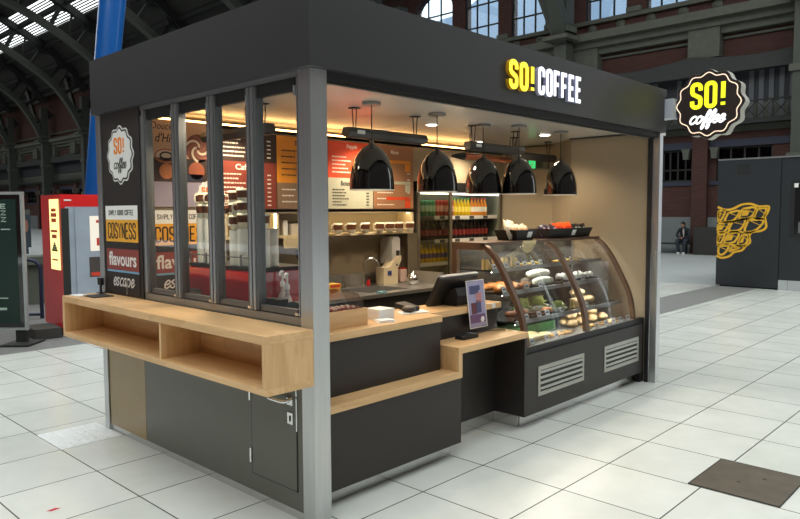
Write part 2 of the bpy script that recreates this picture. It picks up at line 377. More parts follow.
for k in (1, 2, 3): up_all += [(13.6+BAY*(k-1), 15.35+BAY*(k-1)), (16.05+BAY*(k-1), 17.95+BAY*(k-1)), (18.7+BAY*(k-1), 21.1+BAY*(k-1))]
wl = MB(); Y0, Y1 = -8.0, B0+BAY*NB
# brick wall built as bands and piers so that every window is a real opening
wl.box(WX, WX+0.5, Y0, Y1, 0, 2.65)
lw = []
for k in range(-1, NB): lw += low_win(B0+BAY*k)
lw = sorted([w for w in lw if w[0] > Y0])
lw_draw = [(4.6, 6.45), (7.3, 8.45), (9.0, 11.0)] + [w for w in lw if w[0] > 12.2] + [(-3, -0.6), (0.2, 2.4)]
lw_draw.sort()
y = Y0
for a, b in lw_draw: wl.box(WX, WX+0.5, y, a, 2.65, 3.84); y = b
wl.box(WX, WX+0.5, y, Y1, 2.65, 3.84)
wl.box(WX, WX+0.5, Y0, Y1, 3.84, 9.2)
y = Y0
for a, b in up_all: wl.box(WX, WX+0.5, y, a, 9.2, 12.2); y = b
wl.box(WX, WX+0.5, y, Y1, 9.2, 12.2); wl.box(WX, WX+0.5, Y0, Y1, 12.2, 13.6)
# arched heads: corner infill of each upper window
for a, b in up_all:
    if b < 18: continue
    c = (a+b)/2; r = (b-a)/2
    for sgn in (-1, 1):
        arc = [(c+sgn*r*math.cos(t), 11.3+0.85*math.sin(t)) for t in [PI/2*i/8 for i in range(9)]]
        wl.prism([(-yy, zz) for yy, zz in arc]+[(-(c), 12.21), (-(c+sgn*r), 12.21)], (WX+0.5, 0, 0), (0, -1, 0), (0, 0, 1), 0.5)
struct('wall_back', wl, M_brick)
t = MB(); t.box(WX-0.06, WX-0.002, Y0, Y1, 0, 1.34); struct('baseboard_back', t, M_stone2)
t = MB(); t.box(WX-0.10, WX-0.002, Y0, Y1, 4.35, 4.62); t.box(WX-0.02, WX-0.002, Y0, Y1, 4.62, 5.3); struct('trim_2', t, M_stone)
t = MB(); t.box(WX-0.06, WX-0.003, Y0, Y1, 3.84, 4.09); t.box(WX-0.05, WX-0.003, Y0, Y1, 2.50, 2.65); struct('trim_3', t, M_blue)
# main cornice: dark lower course, broad light shelf, thin moulding
t = MB(); t.box(WX-0.30, WX-0.003, Y0, Y1, 7.80, 8.05); t.box(WX-0.5, WX-0.003, Y0, Y1, 8.05, 8.30); t.box(WX-0.75, WX-0.003, Y0, Y1, 8.30, 8.60)
t.box(WX-0.10, WX-0.003, Y0, Y1, 7.62, 7.70)
for k in range(int((Y1-Y0)/4.66)): yy = 6.85-4.66*2+4.66*k; t.box(WX-0.42, WX-0.003, yy-0.55, yy+0.55, 7.0, 8.05)
struct('trim_4', t, M_stone)
t = MB(); t.box(WX-0.16, WX-0.003, Y0, Y1, 9.06, 9.22)
for a, b in up_all: t.box(WX-0.2, WX-0.001, a-0.62, a-0.05, 9.22, 9.42)
struct('trim_5', t, M_stone)
# gallery behind a balustrade: dark recess panels with pale striped shutters
t = MB(); t.box(WX-0.03, WX-0.002, Y0, Y1, 5.3, 6.42); struct('trim_6', t, mat('dark_gallery', srgb(38, 40, 46), 0.7))
gb = MB()
yy = 3.0
while yy < 22:
    gb.box(WX-0.06, WX-0.032, yy, yy+0.16, 4.7, 6.38); yy += 0.32 if (int(yy*2) % 5) else 0.9
struct('trim_7', gb, mat('shutter_slats', srgb(88, 90, 94), 0.7))
# fabric-like grey canopy soffit hung under the cornice
t = MB()
for k in range(0, NB):
    a = B0+BAY*k+0.3; b = a+BAY-0.6; n = 12
    poly = [(-(a+(b-a)*i/n), 7.05-0.35*abs(math.sin(PI*2*i/n))*0.6) for i in range(n+1)]+[(-b, 6.35), (-a, 6.35)]
    t.prism(poly, (WX-0.35, 0, 0), (0, -1, 0), (0, 0, 1), 0.25)
struct('trim_8', t, mat('grey_canopy', srgb(50, 52, 50), 0.8))
# balustrade ironwork
bal = MB(); bal.box(WX-0.55, WX-0.50, Y0, Y1, 5.28, 5.33); bal.box(WX-0.55, WX-0.50, Y0, Y1, 4.68, 4.72); bal.box(WX-0.6, WX-0.1, Y0, Y1, 4.55, 4.66, 0)
yy = 2.0
while yy < 22:
    bal.bar((WX-0.52, yy, 4.72), (WX-0.52, yy+0.5, 5.28), 0.03, 0.03); bal.bar((WX-0.52, yy+0.5, 4.72), (WX-0.52, yy, 5.28), 0.03, 0.03)
    bal.bar((WX-0.52, yy, 4.72), (WX-0.52, yy, 5.28), 0.03, 0.03); yy += 0.5
struct('trim_9', bal, M_irond)
# brick pilasters with small capitals, and round iron rosettes
pl = MB(); cp = MB()
for k in range(NB):
    for yy in (B0+BAY*k+4.38, B0+BAY*k-0.35):
        pl.box(WX-0.25, WX-0.003, yy-0.27, yy+0.27, 0, 4.35)
        for s in (-1, 1): cp.prism([(-0.09, 0), (0.09, 0), (0.12, 0.28), (0.17, 0.38), (-0.17, 0.38), (-0.12, 0.28)], (WX-0.07, yy+s*0.5, 3.45), (0, -1, 0), (0, 0, 1), 0.2)
struct('trim_10', pl, M_brick); struct('trim_11', cp, M_stone)
ro = MB(); yy = -2.0
while yy < 40: ro.lathe([(0.0, -0.06), (0.08, -0.06), (0.10, -0.04), (0.17, -0.05), (0.20, 0)], (WX-0.003, yy, 8.88), 14, axis='x'); yy += 1.22
struct('trim_12', ro, M_stone)
# windows of the hall: each a frame with its glazing
wi = 1
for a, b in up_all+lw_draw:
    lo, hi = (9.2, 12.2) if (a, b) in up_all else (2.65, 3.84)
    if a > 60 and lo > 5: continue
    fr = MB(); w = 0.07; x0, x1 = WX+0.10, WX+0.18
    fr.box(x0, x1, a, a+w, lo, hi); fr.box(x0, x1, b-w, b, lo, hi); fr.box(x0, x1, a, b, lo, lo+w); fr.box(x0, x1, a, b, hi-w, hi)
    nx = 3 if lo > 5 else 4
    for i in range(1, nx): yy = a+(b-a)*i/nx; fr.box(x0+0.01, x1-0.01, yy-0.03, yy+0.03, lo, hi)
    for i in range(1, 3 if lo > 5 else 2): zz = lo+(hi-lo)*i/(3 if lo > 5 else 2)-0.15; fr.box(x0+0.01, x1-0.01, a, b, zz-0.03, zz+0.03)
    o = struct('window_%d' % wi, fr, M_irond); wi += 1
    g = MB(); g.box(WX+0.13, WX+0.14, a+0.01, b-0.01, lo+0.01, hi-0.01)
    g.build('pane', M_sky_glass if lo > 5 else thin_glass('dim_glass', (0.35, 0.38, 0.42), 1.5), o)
# slate roofs seen through the upper windows, and dark rooms behind the lower ones
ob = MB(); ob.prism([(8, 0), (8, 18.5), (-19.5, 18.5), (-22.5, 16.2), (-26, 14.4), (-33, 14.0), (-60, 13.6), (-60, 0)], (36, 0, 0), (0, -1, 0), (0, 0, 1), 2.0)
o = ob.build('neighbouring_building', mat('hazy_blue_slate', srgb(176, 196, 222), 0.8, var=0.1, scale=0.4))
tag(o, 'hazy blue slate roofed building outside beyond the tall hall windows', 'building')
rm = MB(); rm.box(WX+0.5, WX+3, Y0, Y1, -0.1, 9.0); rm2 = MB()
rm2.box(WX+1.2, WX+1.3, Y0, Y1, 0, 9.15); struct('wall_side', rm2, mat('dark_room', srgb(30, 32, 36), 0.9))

# iron columns and arched ribs: one pair per bay
prof = [(24.0-0.5, 4.3), (23.4, 6.0), (23.1, 7.9), (22.2, 10.0), (20.9, 11.9), (19.3, 13.2), (17.0, 14.6), (14.3, 15.75), (11.0, 16.6), (7.0, 17.2), (3.0, 17.4)]
def smooth_prof(P, k=4): return smooth2(P, k)
PF = smooth_prof(prof)
def offs(P, d):
    out = []
    for i in range(len(P)):
        a = Vector(P[max(i-1, 0)]); b = Vector(P[min(i+1, len(P)-1)]); t_ = (b-a).normalized(); out.append((P[i][0]+t_.y*d, P[i][1]-t_.x*d))
    return out
OUT = [(min(x, 23.9), z) for x, z in offs(PF, 2.0)]
col_words = ['first', 'second', 'third', 'fourth', 'fifth', 'sixth', 'seventh', 'eighth', 'ninth']
def column_parts(t0, dy=0.0):
    c = MB(); c.box(22.75, 23.35, dy-0.27, dy+0.27, 0, 11.5); c.box(22.7, 23.4, dy-0.38, dy+0.38, 0, 0.8)
    c.build('column_shaft', M_iron, t0)
    for z in (3.2, 6.0, 8.7): b = MB(); b.box(22.68, 23.42, dy-0.37, dy+0.37, z, z+0.22); b.build('collar', M_stone, t0)
    b = MB(); b.box(22.3, 23.9, dy-0.55, dy+0.55, 8.35, 8.5)
    b.build('capital', M_stone, t0)
    g = MB()   # raking strut with a pierced spandrel above the capital
    g.bar((22.9, dy+0.3, 8.6), (22.3, dy+1.9, 13.4), 0.30, 0.30); g.bar((22.9, dy+0.2, 9.8), (22.6, dy+1.2, 11.2), 0.12, 0.16); g.bar((22.9, dy+0.35, 12.2), (22.6, dy+1.5, 12.0), 0.18, 0.22)
    g.build('bracket', M_iron, t0)
def make_arch():
    t0 = thing('iron_arch', (0, 0, 0), 'curved iron roof arch rising from the brick wall', 'arch', 'iron arches of the station roof')
    ch = MB(); L = [Vector((x, 0, z)) for x, z in PF]
    for i in range(len(L)-1): ch.bar(L[i], L[i+1]+(L[i+1]-L[i])*0.04, 0.55, 0.42, up=(0, 0, 1))
    ch.build('lower_chord', M_iron, t0)
    up = MB(); Oo = [Vector((x, 0, z)) for x, z in OUT]
    for i in range(14, len(Oo)-1): up.bar(Oo[i], Oo[i+1]+(Oo[i+1]-Oo[i])*0.04, 0.45, 0.5)
    up.build('upper_chord', M_irond, t0)
    for i in range(12, len(L)-1, 3):
        wb = MB(); wb.bar(L[i], Oo[i], 0.22, 0.26)
        if i+3 < len(L):
            # rounded corner gussets that make each opening an arch, and a cross brace
            m = (Oo[i]+Oo[i+3])/2; u = (Oo[i+3]-Oo[i]).normalized(); dn = (L[i]-Oo[i]).normalized()
            for e, s in ((Oo[i], 1), (Oo[i+3], -1)):
                pts = [e, e+dn*1.0, e+dn*0.55+u*s*0.18, e+dn*0.32+u*s*0.5, e+dn*0.2+u*s*0.9]
                vs = [Vector((p.x, -0.06, p.z)) for p in pts]+[Vector((p.x, 0.06, p.z)) for p in pts]
                wb.add(vs, [(0, 1, 2, 3, 4), (9, 8, 7, 6, 5)]+[(j, (j+1) % 5, (j+1) % 5+5, j+5) for j in range(5)])
            if (i//3) % 2: br_ = MB(); br_.bar(L[i+1], Oo[i+2], 0.10, 0.12); br_.build('brace', M_irond, t0)
        wb.build('strut', M_irond, t0)
    column_parts(t0)
    return t0
t0 = thing('iron_column', (23.0, 3.47, 0), 'tall grey-green iron column standing behind the dark kiosk', 'column'); column_parts(t0, 3.47)
arch = Proto(make_arch())
for k in range(1, NB):
    arch.place((0, B0+BAY*k+(0.25 if k == 1 else 0), 0), label='curved iron roof arch on its column, %s away from the dark kiosk' % col_words[k-1])
# roof skin: solid haunch, glazed strip, solid strip, glazed crown
SK = offs(PF, 2.35)
def skin(i0, i1, th=0.12):
    s = MB(); P = [Vector((min(x, 24.4), 0, z)) for x, z in SK[i0:i1+1]]
    vs = []
    for p in P: vs += [(p.x, B0+2, p.z), (p.x, Y1+3, p.z), (p.x, B0+2, p.z+th), (p.x, Y1+3, p.z+th)]
    fs = []
    for i in range(len(P)-1): a = 4*i; b = a+4; fs += [(a, b, b+1, a+1), (a+2, a+3, b+3, b+2)]
    return s.add(vs, fs)
M_roof = mat('dark_roof_boards', srgb(46, 46, 42), 0.85, var=0.15, scale=2, stretch=(1, 0.2, 1))
struct('ceiling', skin(15, 22), M_roof)
struct('ceiling', skin(25, 30), M_roof)
t = MB(); t.box(22.6, 24.6, B0+2, Y1+3, 13.05, 13.35); t.box(24.5, 24.6, B0+2, Y1+3, 12.3, 13.05); struct('ceiling', t, M_roof)
struct('ceiling', skin(36, 40), M_roof)
def skin_m(i0, i1, th=0.12):
    s = skin(i0, i1, th); s.v = [(7.0-x, y, z) for x, y, z in s.v]; s.f = [list(reversed(f)) for f in s.f]; return s
struct('ceiling', skin_m(15, 27), M_roof)
t = MB(); t.box(-18.0, -17.5, -12.5, Y1+3, 0, 13.6); struct('wall_left', t, M_brick)
t = MB(); t.box(-18.0, 24.5, -12.5, -12.0, 0, 15.0); struct('wall_front', t, mat('dark_end_wall', srgb(84, 78, 72), 0.8))
t = MB(); t.box(-18.0, 24.5, Y1+3, Y1+3.4, 0, 18.0); struct('wall_right', t, mat('dark_end_wall', (1, 1, 1)))
# purlins and glazing bars
pu = MB()
for i in range(15, len(SK), 3):
    x, z = SK[i]; pu.box(x-0.12, x+0.12, B0+2, Y1+3, z-0.35, z-0.08)
for i in list(range(22, 25))+list(range(30, 37)):
    for h in (0, 0.25, 0.5, 0.75):
        x = SK[i][0]*(1-h)+SK[min(i+1, 40)][0]*h; z = SK[i][1]*(1-h)+SK[min(i+1, 40)][1]*h
        pu.box(x-0.035, x+0.035, B0+2, Y1+3, z-0.05, z+0.02)
struct('trim_13', pu, M_irond)

# ================================================================== KIOSK SHELL
X_, Y_, Z_ = (1, 0, 0), (0, 1, 0), (0, 0, 1); LY = (0, -1, 0)     # LY: to the right, as read on a face that looks towards -x
KD = 2.44; YB = 2.0; XR = 4.45
kiosk = thing('coffee_kiosk', (0, 0, 0), 'dark grey coffee kiosk with steel corner posts and deep fascia, standing on pale tiles', 'kiosk')
f = MB(); FT = 2.685; FB = 2.30
f.box(-0.03, 4.07, -0.03, 0.02, FB, FT); f.box(-0.03, 0.02, 0.02, KD+0.01, FB, FT); f.box(4.02, 4.07, 0.02, 0.9, FB, FT)
f.box(0.02, 4.5, 2.38, KD+0.01, FB, FT); f.box(4.45, 4.5, 0.9, 2.38, FB, FT); f.box(4.07, 4.5, 0.86, 0.9, FB, FT)
f.box(4.0705, 4.108, -0.03, 0.02, FB, 2.395); f.box(4.0705, 4.108, -0.03, 0.02, 2.625, FT)
f.build('fascia', M_fascia, kiosk)
f = MB(); f.box(0.021, 4.019, 0.021, 2.379, 2.62, 2.66); f.build('roof_board', M_black, kiosk)
f = MB(); f.box(0.03, XR, 0.115, KD-0.06, 2.312, 2.35); f.build('ceiling_panel', M_ceil, kiosk)
f = MB(); f.box(0.11, 4.055, 0.025, 0.115, 2.262, 2.312); f.box(0.11, 4.055, 0.05, 0.06, 2.25, 2.262); f.build('shutter_track', M_black, kiosk)
f = MB(); f.box(0.11, 4.055, 0.085, 0.10, 2.253, 2.262); f.build('track_edge', M_steel2, kiosk)
def post(x0, x1, y0, y1):
    p = MB(); p.box(x0, x1, y0, y1, 0, 2.30); return p.build('post', M_steel, kiosk, bevel=0.003)
post(0.0, 0.106, 0.0, 0.10); post(4.055, 4.128, 0.0, 0.065); post(-0.006, 0.06, 2.37, KD)
f = MB(); f.box(4.032, 4.054, 0.066, 0.10, 0.0, 2.262); f.box(3.99, 4.058, 0.12, 0.16, 0.0, 0.60); f.build('door_track', M_black, kiosk)
# walls
f = MB(); f.box(4.06, 4.10, 0.10, 0.90, 0.0, 2.312); f.prism([(4.06, 0.90), (XR, 1.35), (XR+0.04, 1.33), (4.10, 0.87)], (0, 0, 0), X_, Y_, 2.312); f.box(XR, XR+0.04, 1.34, KD-0.06, 0, 2.312)
f.build('side_wall', M_taupe, kiosk)
f = MB(); f.box(0.03, XR+0.04, KD-0.06, KD, 0, 2.30); f.build('back_wall', M_taupe, kiosk)
# bulkhead over the back counter: menu wall above an open niche, sink wall below
f = MB()
f.box(0.06, 2.93, YB, YB+0.03, 1.62, 2.262); f.box(0.78, 2.93, YB, YB+0.028, 1.588, 1.62); f.box(2.93, XR, YB, YB+0.03, 1.90, 2.262); f.box(0.06, XR, YB, YB+0.2, 2.235, 2.262)
f.box(0.06, 0.78, YB, YB+0.03, 0.92, 1.62); f.box(0.78, 2.95, 2.2, 2.23, 0.92, 1.62)
f.box(2.93, 2.96, YB+0.031, 2.38, 0.92, 1.9)
f.build('bulkhead', M_taupe, kiosk)
f = MB(); f.box(2.85, 2.995, YB+0.002, YB+0.02, 0.92, 1.384); f.build('filler_panel', mat('grey_filler', srgb(104, 96, 80), 0.5), kiosk)
f = MB(); f.box(0.78, 2.93, YB, 2.2, 1.385, 1.405); f.box(0.78, 2.93, YB, 2.2, 1.600, 1.618); f.box(2.905, 2.93, YB, 2.2, 1.405, 1.6); f.box(1.27, 1.29, YB, 2.2, 1.405, 1.6); f.box(0.78, 0.80, YB, 2.2, 1.405, 1.6)
f.build('niche_shelf', mat('cream_laminate', srgb(214, 198, 164), 0.5, var=0.03), kiosk)
f = MB(); f.box(0.1, 3.86, YB+0.005, YB+0.03, 2.264, 2.276); f.build('cove_light', M_led, kiosk)
f = MB(); f.box(2.88, 2.90, YB+0.03, YB+0.05, 1.585, 1.599); f.box(1.8, 2.88, YB+0.032, YB+0.045, 1.592, 1.5995); f.box(1.262, 1.269, YB+0.01, YB+0.03, 1.41, 1.595); f.box(0.85, 1.25, YB+0.032, YB+0.045, 1.592, 1.5995); f.build('niche_light', emit('niche_led', (1.0, 0.80, 0.45), 14.0), kiosk)
# left face below the shelf: panels and a low access door
f = MB(); f.box(0.004, 0.03, 0.10, 1.805, 0.045, 1.02); f.build('side_panel', M_panel, kiosk)
f = MB(); f.box(0.004, 0.03, 1.809, 2.36, 0.045, 1.02); f.build('side_panel', M_ochre, kiosk)['label'] = 'ochre panel'
f = MB(); f.box(0.010, 0.04, 0.10, 2.37, 0.0, 0.045); f.build('plinth', M_plinth, kiosk)
d = MB(); d.box(-0.001, 0.004, 0.150, 0.548, 0.150, 0.76); dr = d.build('access_door', M_panel, kiosk)
d = MB(); d.box(-0.0005, 0.0045, 0.145, 0.150, 0.145, 0.76); d.box(-0.0005, 0.0045, 0.548, 0.553, 0.145, 0.76); d.box(-0.0005, 0.0045, 0.145, 0.553, 0.1455, 0.1495); d.build('gap', M_black, dr)
for z in (0.21, 0.56): h = MB(); h.tube([(-0.006, 0.556, z), (-0.006, 0.556, z+0.08)], 0.007, 8); h.build('hinge', M_chrome, dr)
h = MB(); h.tube([(0.0, 0.195, 0.625), (-0.045, 0.195, 0.625), (-0.05, 0.21, 0.625), (-0.05, 0.315, 0.625)], 0.011, 8); h.box(-0.008, 0.0, 0.17, 0.22, 0.60, 0.65); h.build('handle', M_chrome, dr)
h = MB(); h.box(-0.008, 0.0, 0.17, 0.215, 0.50, 0.56); h.box(-0.011, -0.008, 0.188, 0.196, 0.515, 0.545, 1); h.build('lock', [M_chrome, M_black], dr)
h = MB(); h.box(-0.005, 0.0045, 0.138, 0.146, 0.47, 0.76); h.build('edge_strip', M_chrome, dr)
# dark sign panel on the left face
f = MB(); f.box(0.004, 0.03, 1.79, 2.365, 1.02, 2.30); f.build('sign_panel', M_dark, kiosk)
# ---- graphics on the sign panel
badge = MB(); bc = (-0.003, 2.07, 1.998)
badge.prism(badge_outline(0.194), (0.004, bc[1], bc[2]), LY, Z_, 0.004, 0); badge.prism(badge_outline(0.184), (0.0, bc[1], bc[2]), LY, Z_, 0.0015, 1)
badge.prism(badge_outline(0.171), (-0.0015, bc[1], bc[2]), LY, Z_, 0.0015, 0)
caps(badge, 'SO!', (-0.003, 2.155, 2.005), LY, Z_, 0.165, 0.115, 0.018, 0.002, 2)
script(badge, 'coffee', (-0.003, 2.165, 1.905), LY, Z_, 0.195, 0.042, 0.0062, 0.002, 1)
b = badge.build('badge_sign', [M_white, M_dark, mat('orange_print', srgb(232, 132, 40), 0.5)])
tag(b, 'white scalloped badge with orange lettering on the dark side panel', 'sign')
def cosy(x_off, wall, label):
    """the three stacked bands of the slogan poster; wall = (O, U) of its lower left corner"""
    O, U = Vector(wall[0]), Vector(wall[1]); N = U.cross(Vector(Z_)); m = MB(); w = 0.49
    P = lambda u, z, d=0.0: O+U*u+Vector((0, 0, z))+N*d
    m.prism([(0, 0), (w, 0), (w, 0.62), (0, 0.62)], P(0, 0), U, Z_, 0.003, 0)
    m.prism([(0, 0), (w, 0), (w, 0.097), (0, 0.097)], P(0, 0.52, 0.003), U, Z_, 0.002, 1)
    m.prism([(0, 0), (w, 0), (w, 0.155), (0, 0.155)], P(0, 0.365, 0.003), U, Z_, 0.002, 2)
    m.prism([(0, 0), (w, 0), (w, 0.15), (0, 0.15)], P(0, 0.165, 0.003), U, Z_, 0.002, 3)
    m.prism([(0, 0), (w, 0), (w, 0.014), (0, 0.014)], P(0, 0.150, 0.003), U, Z_, 0.002, 4)
    caps(m, 'SIMPLY', P(0.05, 0.550, 0.005), U, Z_, 0.12, 0.038, 0.005, 0.001, 0); caps(m, 'GOOD', P(0.19, 0.550, 0.005), U, Z_, 0.09, 0.038, 0.0065, 0.001, 0, gap=0.012); caps(m, 'COFFEE', P(0.30, 0.550, 0.005), U, Z_, 0.13, 0.038, 0.005, 0.001, 0)
    caps(m, 'COSYNESS', P(0.03, 0.385, 0.005), U, Z_, 0.43, 0.115, 0.0125, 0.001, 0)
    text(m, 'flavours', P(0.035, 0.195, 0.005), U, Z_, 0.42, 0.10, 0.001, 0.02, 0, 5)
    script(m, 'escape', P(0.085, 0.055, 0.003), U, Z_, 0.33, 0.055, 0.0105, 0.001, 5)
    o = m.build('slogan_poster', [M_dark, M_paper, mat('amber_print', srgb(236, 170, 52), 0.5), mat('maroon_print', srgb(140, 64, 58), 0.5), mat('skyblue_print', srgb(120, 170, 205), 0.5), M_white])
    return tag(o, label, 'poster')
cosy(0, ((0.0035, 2.325, 1.032), LY), 'slogan poster with white amber and maroon bands on the outside dark panel')
cosy(0, ((0.17, YB-0.0005, 1.0), X_), 'slogan poster with amber and maroon bands on the back wall, seen through glass')

# ---- folding windows
f = MB(); f.box(0.012, 0.062, 0.105, 1.785, 2.274, 2.30); f.box(0.012, 0.062, 0.10, 1.785, 1.022, 1.062); f.box(0.012, 0.062, 1.755, 1.79, 1.06, 2.24); f.box(0.020, 0.05, 0.1005, 0.103, 1.06, 2.27)
o = f.build('window_frame', M_steel2, kiosk)
f = MB(); f.box(0.018, 0.058, 0.13, 1.753, 2.268, 2.2735); f.build('top_seal', M_black, o)
f = MB(); f.box(0.025, 0.06, 0.13, 1.753, 1.0625, 1.068); f.build('sill_track', M_black, o)
spans = [(0.104, 0.515), (0.520, 0.915), (0.920, 1.325), (1.330, 1.752)]
pos = ['folding window pane directly next to the near steel post', 'folding window pane, second from the near steel post', 'folding window pane, third from the near steel post', 'folding window pane directly next to the dark sign panel']
for (a, b), lab in zip(spans, pos):
    t = thing('folding_window', (0.035, (a+b)/2, 1.07), lab, 'window', 'folding windows above the beech shelf')
    s = MB(); w = 0.045; z0, z1 = 1.0685, 2.267; x0, x1 = 0.008, 0.058
    s.box(x0, x1, a, a+(w if a > 0.2 else 0.012), z0, z1); s.box(x0, x1, b-w, b, z0, z1); s.box(x0+0.01, x1-0.01, a+w, b-w, z0, z0+0.03)
    s.box(x0-0.006, x0, a+0.004, a+(0.024 if a > 0.2 else 0.010), z0, z1, 1); s.box(x0-0.006, x0, b-0.024, b-0.004, z0, z1, 1)
    s.build('sash', [mat('sash_grey', (0.16, 0.165, 0.17), 0.4, 0.6), M_steel], t)
    s = MB(); s.box(x0+0.012, x1-0.01, a+w, b-w, z1-0.06, z1); s.build('top_rail', M_black, t)
    g = MB(); g.box(0.030, 0.036, a+(w if a > 0.2 else 0.012), b-w, z0+0.03, z1-0.06); g.build('pane', M_glass, t)
    h = MB(); h.tube([(0.0, a+0.02, z1-0.09), (0.0, a+0.02, z1-0.04)], 0.008, 8); h.build('hinge', M_steel2, t)
    h = MB(); h.box(-0.006, 0.008, a+0.008, a+0.036, z0+0.005, z0+0.02); h.build('latch', M_chrome, t)

# ---- beech shelf along the left face
sh = thing('wall_shelf', (-0.14, 1.2, 0.73), 'long open beech box shelf with two compartments hung under the windows', 'shelf')
XF = -0.287
b = MB(); b.box(XF, -0.001, 0.0, 2.425, 0.975, 1.018); b.build('top_board', M_beech_y, sh, bevel=0.002)
b = MB(); b.box(XF, -0.001, 0.0, 2.425, 0.731, 0.765); b.build('bottom_board', M_beech_y, sh, bevel=0.002)
for y in (0.0, 2.39): b = MB(); b.box(XF+0.0005, -0.001, y+0.0005, y+0.0345, 0.765, 0.975); b.build('end_panel', M_beech_z, sh)
b = MB(); b.box(XF+0.012, -0.02, 1.03, 1.05, 0.765, 0.975); b.build('divider', M_beech_z, sh)
b = MB(); b.box(-0.02, -0.001, 0.035, 2.39, 0.765, 0.975); b.build('back_board', M_beech_y, sh)
# things left on the shelf
b = MB(); b.box(-0.20, -0.06, 2.10, 2.28, 1.0185, 1.024); tag(b.build('menu_folder', M_black), 'thin black folder lying on the far end of the shelf', 'folder')
b = MB(); b.box(-0.24, -0.16, 2.27, 2.41, 1.0185, 1.022); tag(b.build('leaflet', M_paper), 'pale leaflet at the far front corner of the beech shelf', 'leaflet')
t = thing('tap_reader', (-0.03, 2.36, 1.0185), 'small black upright reader on a stand at the shelf end', 'reader')
b = MB(); b.box(-0.06, -0.01, 2.33, 2.39, 1.0185, 1.024); b.build('base', M_black, t); b = MB(); b.box(-0.045, -0.035, 2.35, 2.37, 1.024, 1.08); b.build('stem', M_black, t); b = MB(); b.box(-0.05, -0.028, 2.33, 2.39, 1.08, 1.13); b.build('head', M_black, t)

# ---- illuminated fascia letters
s1 = MB(); caps(s1, 'SO!', (1.592, -0.030, 2.388), X_, Z_, 0.305, 0.190, 0.036, 0.026, 0, gap=0.050); caps(s1, 'SO!', (1.592, -0.056, 2.388), X_, Z_, 0.305, 0.190, 0.033, 0.004, 1, gap=0.053)
o = s1.build('channel_letters', [mat('amber_return', srgb(196, 146, 10), 0.5), emit('yellow_letter', (1.0, 0.86, 0.05), 1.15)])
tag(o, 'glowing yellow raised letters on the long fascia over the counter', 'sign')
s1 = MB(); caps(s1, 'COFFEE', (1.935, -0.030, 2.388), X_, Z_, 0.585, 0.190, 0.030, 0.026, 0, gap=0.042); caps(s1, 'COFFEE', (1.935, -0.056, 2.388), X_, Z_, 0.585, 0.190, 0.027, 0.004, 1, gap=0.045)
o = s1.build('channel_letters', [mat('white_return', srgb(170, 172, 200), 0.5), emit('white_letter', (0.92, 0.93, 1.0), 1.3)])
tag(o, 'glowing white raised letters on the long fascia over the counter', 'sign')
# ---- projecting badge sign
t = thing('projecting_sign', (4.2, -0.35, 2.25), 'round scalloped dark lightbox sign projecting beyond the end of the kiosk fascia', 'sign')
b = MB(); b.prism(badge_outline(0.292, 12, 0.05), (4.27, -0.38, 2.525), LY, Z_, 0.11); b.build('casing', mat('pale_casing', srgb(176, 174, 164), 0.5), t)
b = MB(); b.prism(badge_outline(0.290, 12, 0.05), (4.16, -0.38, 2.525), LY, Z_, 0.006); b.build('face', mat('brown_black_face', srgb(44, 34, 32), 0.4), t)
b = MB(); b.stroke(badge_outline(0.262, 12, 0.05), 0.009, (4.154, -0.38, 2.525), LY, Z_, 0.002, True)
b.build('outline', emit('peach_line', (1.0, 0.78, 0.58), 0.9), t)
b = MB(); caps(b, 'SO!', (4.154, -0.225, 2.488), LY, Z_, 0.315, 0.235, 0.036, 0.006, 0, gap=0.052); b.build('lettering', emit('lime_letter', (0.93, 0.98, 0.02), 1.0), t)
b = MB(); script(b, 'coffee', (4.154, -0.215, 2.362), LY, Z_, 0.31, 0.064, 0.0165, 0.006, 0, slant=0.35); b.build('lettering', emit('white_script', (1, 1, 1), 1.1), t)
b = MB(); b.box(4.0705, 4.09, -0.02, 0.06, 2.40, 2.66); b.box(4.09, 4.25, -0.10, 0.045, 2.43, 2.60); b.build('bracket', mat('grey_bracket', srgb(176, 182, 192), 0.5), t)
b = MB(); b.tube([(4.0705, 0.05, 2.36), (4.10, 0.05, 2.36)], 0.02, 10); b.build('cable_gland', M_white, t)

# ---- counters on the right-hand face
ct = thing('service_counter', (0.7, 0.4, 0), 'dark laminate counter with a beech worktop and low beech ledge beside the steel corner post', 'counter')
b = MB(); b.box(0.107, 1.30, 0.10, 0.235, 0.10, 0.528); b.build('lower_front', M_dark, ct)
b = MB(); b.box(0.107, 1.30, 0.088, 0.24, 0.528, 0.572); b.build('ledge', M_beech_x, ct, bevel=0.0015)
b = MB(); b.box(0.107, 1.235, 0.22, 0.26, 0.572, 0.888); b.build('upper_front', M_dark, ct)
b = MB(); b.box(0.107, 1.235, 0.203, 0.62, 0.888, 0.93); b.box(1.235, 2.045, 0.315, 0.62, 0.888, 0.93); b.build('worktop', M_beech_x, ct, bevel=0.0015)
b = MB(); b.box(1.235, 2.04, 0.35, 0.38, 0.727, 0.888); b.box(1.30, 2.03, 0.36, 0.385, 0.10, 0.682); b.build('upper_front', M_dark, ct)
b = MB(); b.box(0.11, 1.29, 0.18, 0.20, 0.0, 0.10); b.box(1.28, 2.09, 0.395, 0.41, 0.0, 0.10); b.box(2.075, 2.09, 0.186, 0.395, 0.0, 0.10); b.build('plinth', M_plinth, ct)
b = MB(); b.box(1.262, 2.062, 0.088, 0.36, 0.685, 0.727); b.build('desk_top', M_beech_x, ct, bevel=0.0015)
b = MB(); b.box(1.262, 1.30, 0.0885, 0.36, 0.572, 0.685); b.build('desk_side', M_beech_z, ct)
b = MB(); b.box(2.035, 2.062, 0.10, 0.40, 0.10, 0.685); b.build('end_panel', M_dark, ct)
b = MB(); b.box(0.12, 1.24, 0.26, 0.60, 0.10, 0.885); b.build('carcass', M_dark, ct)
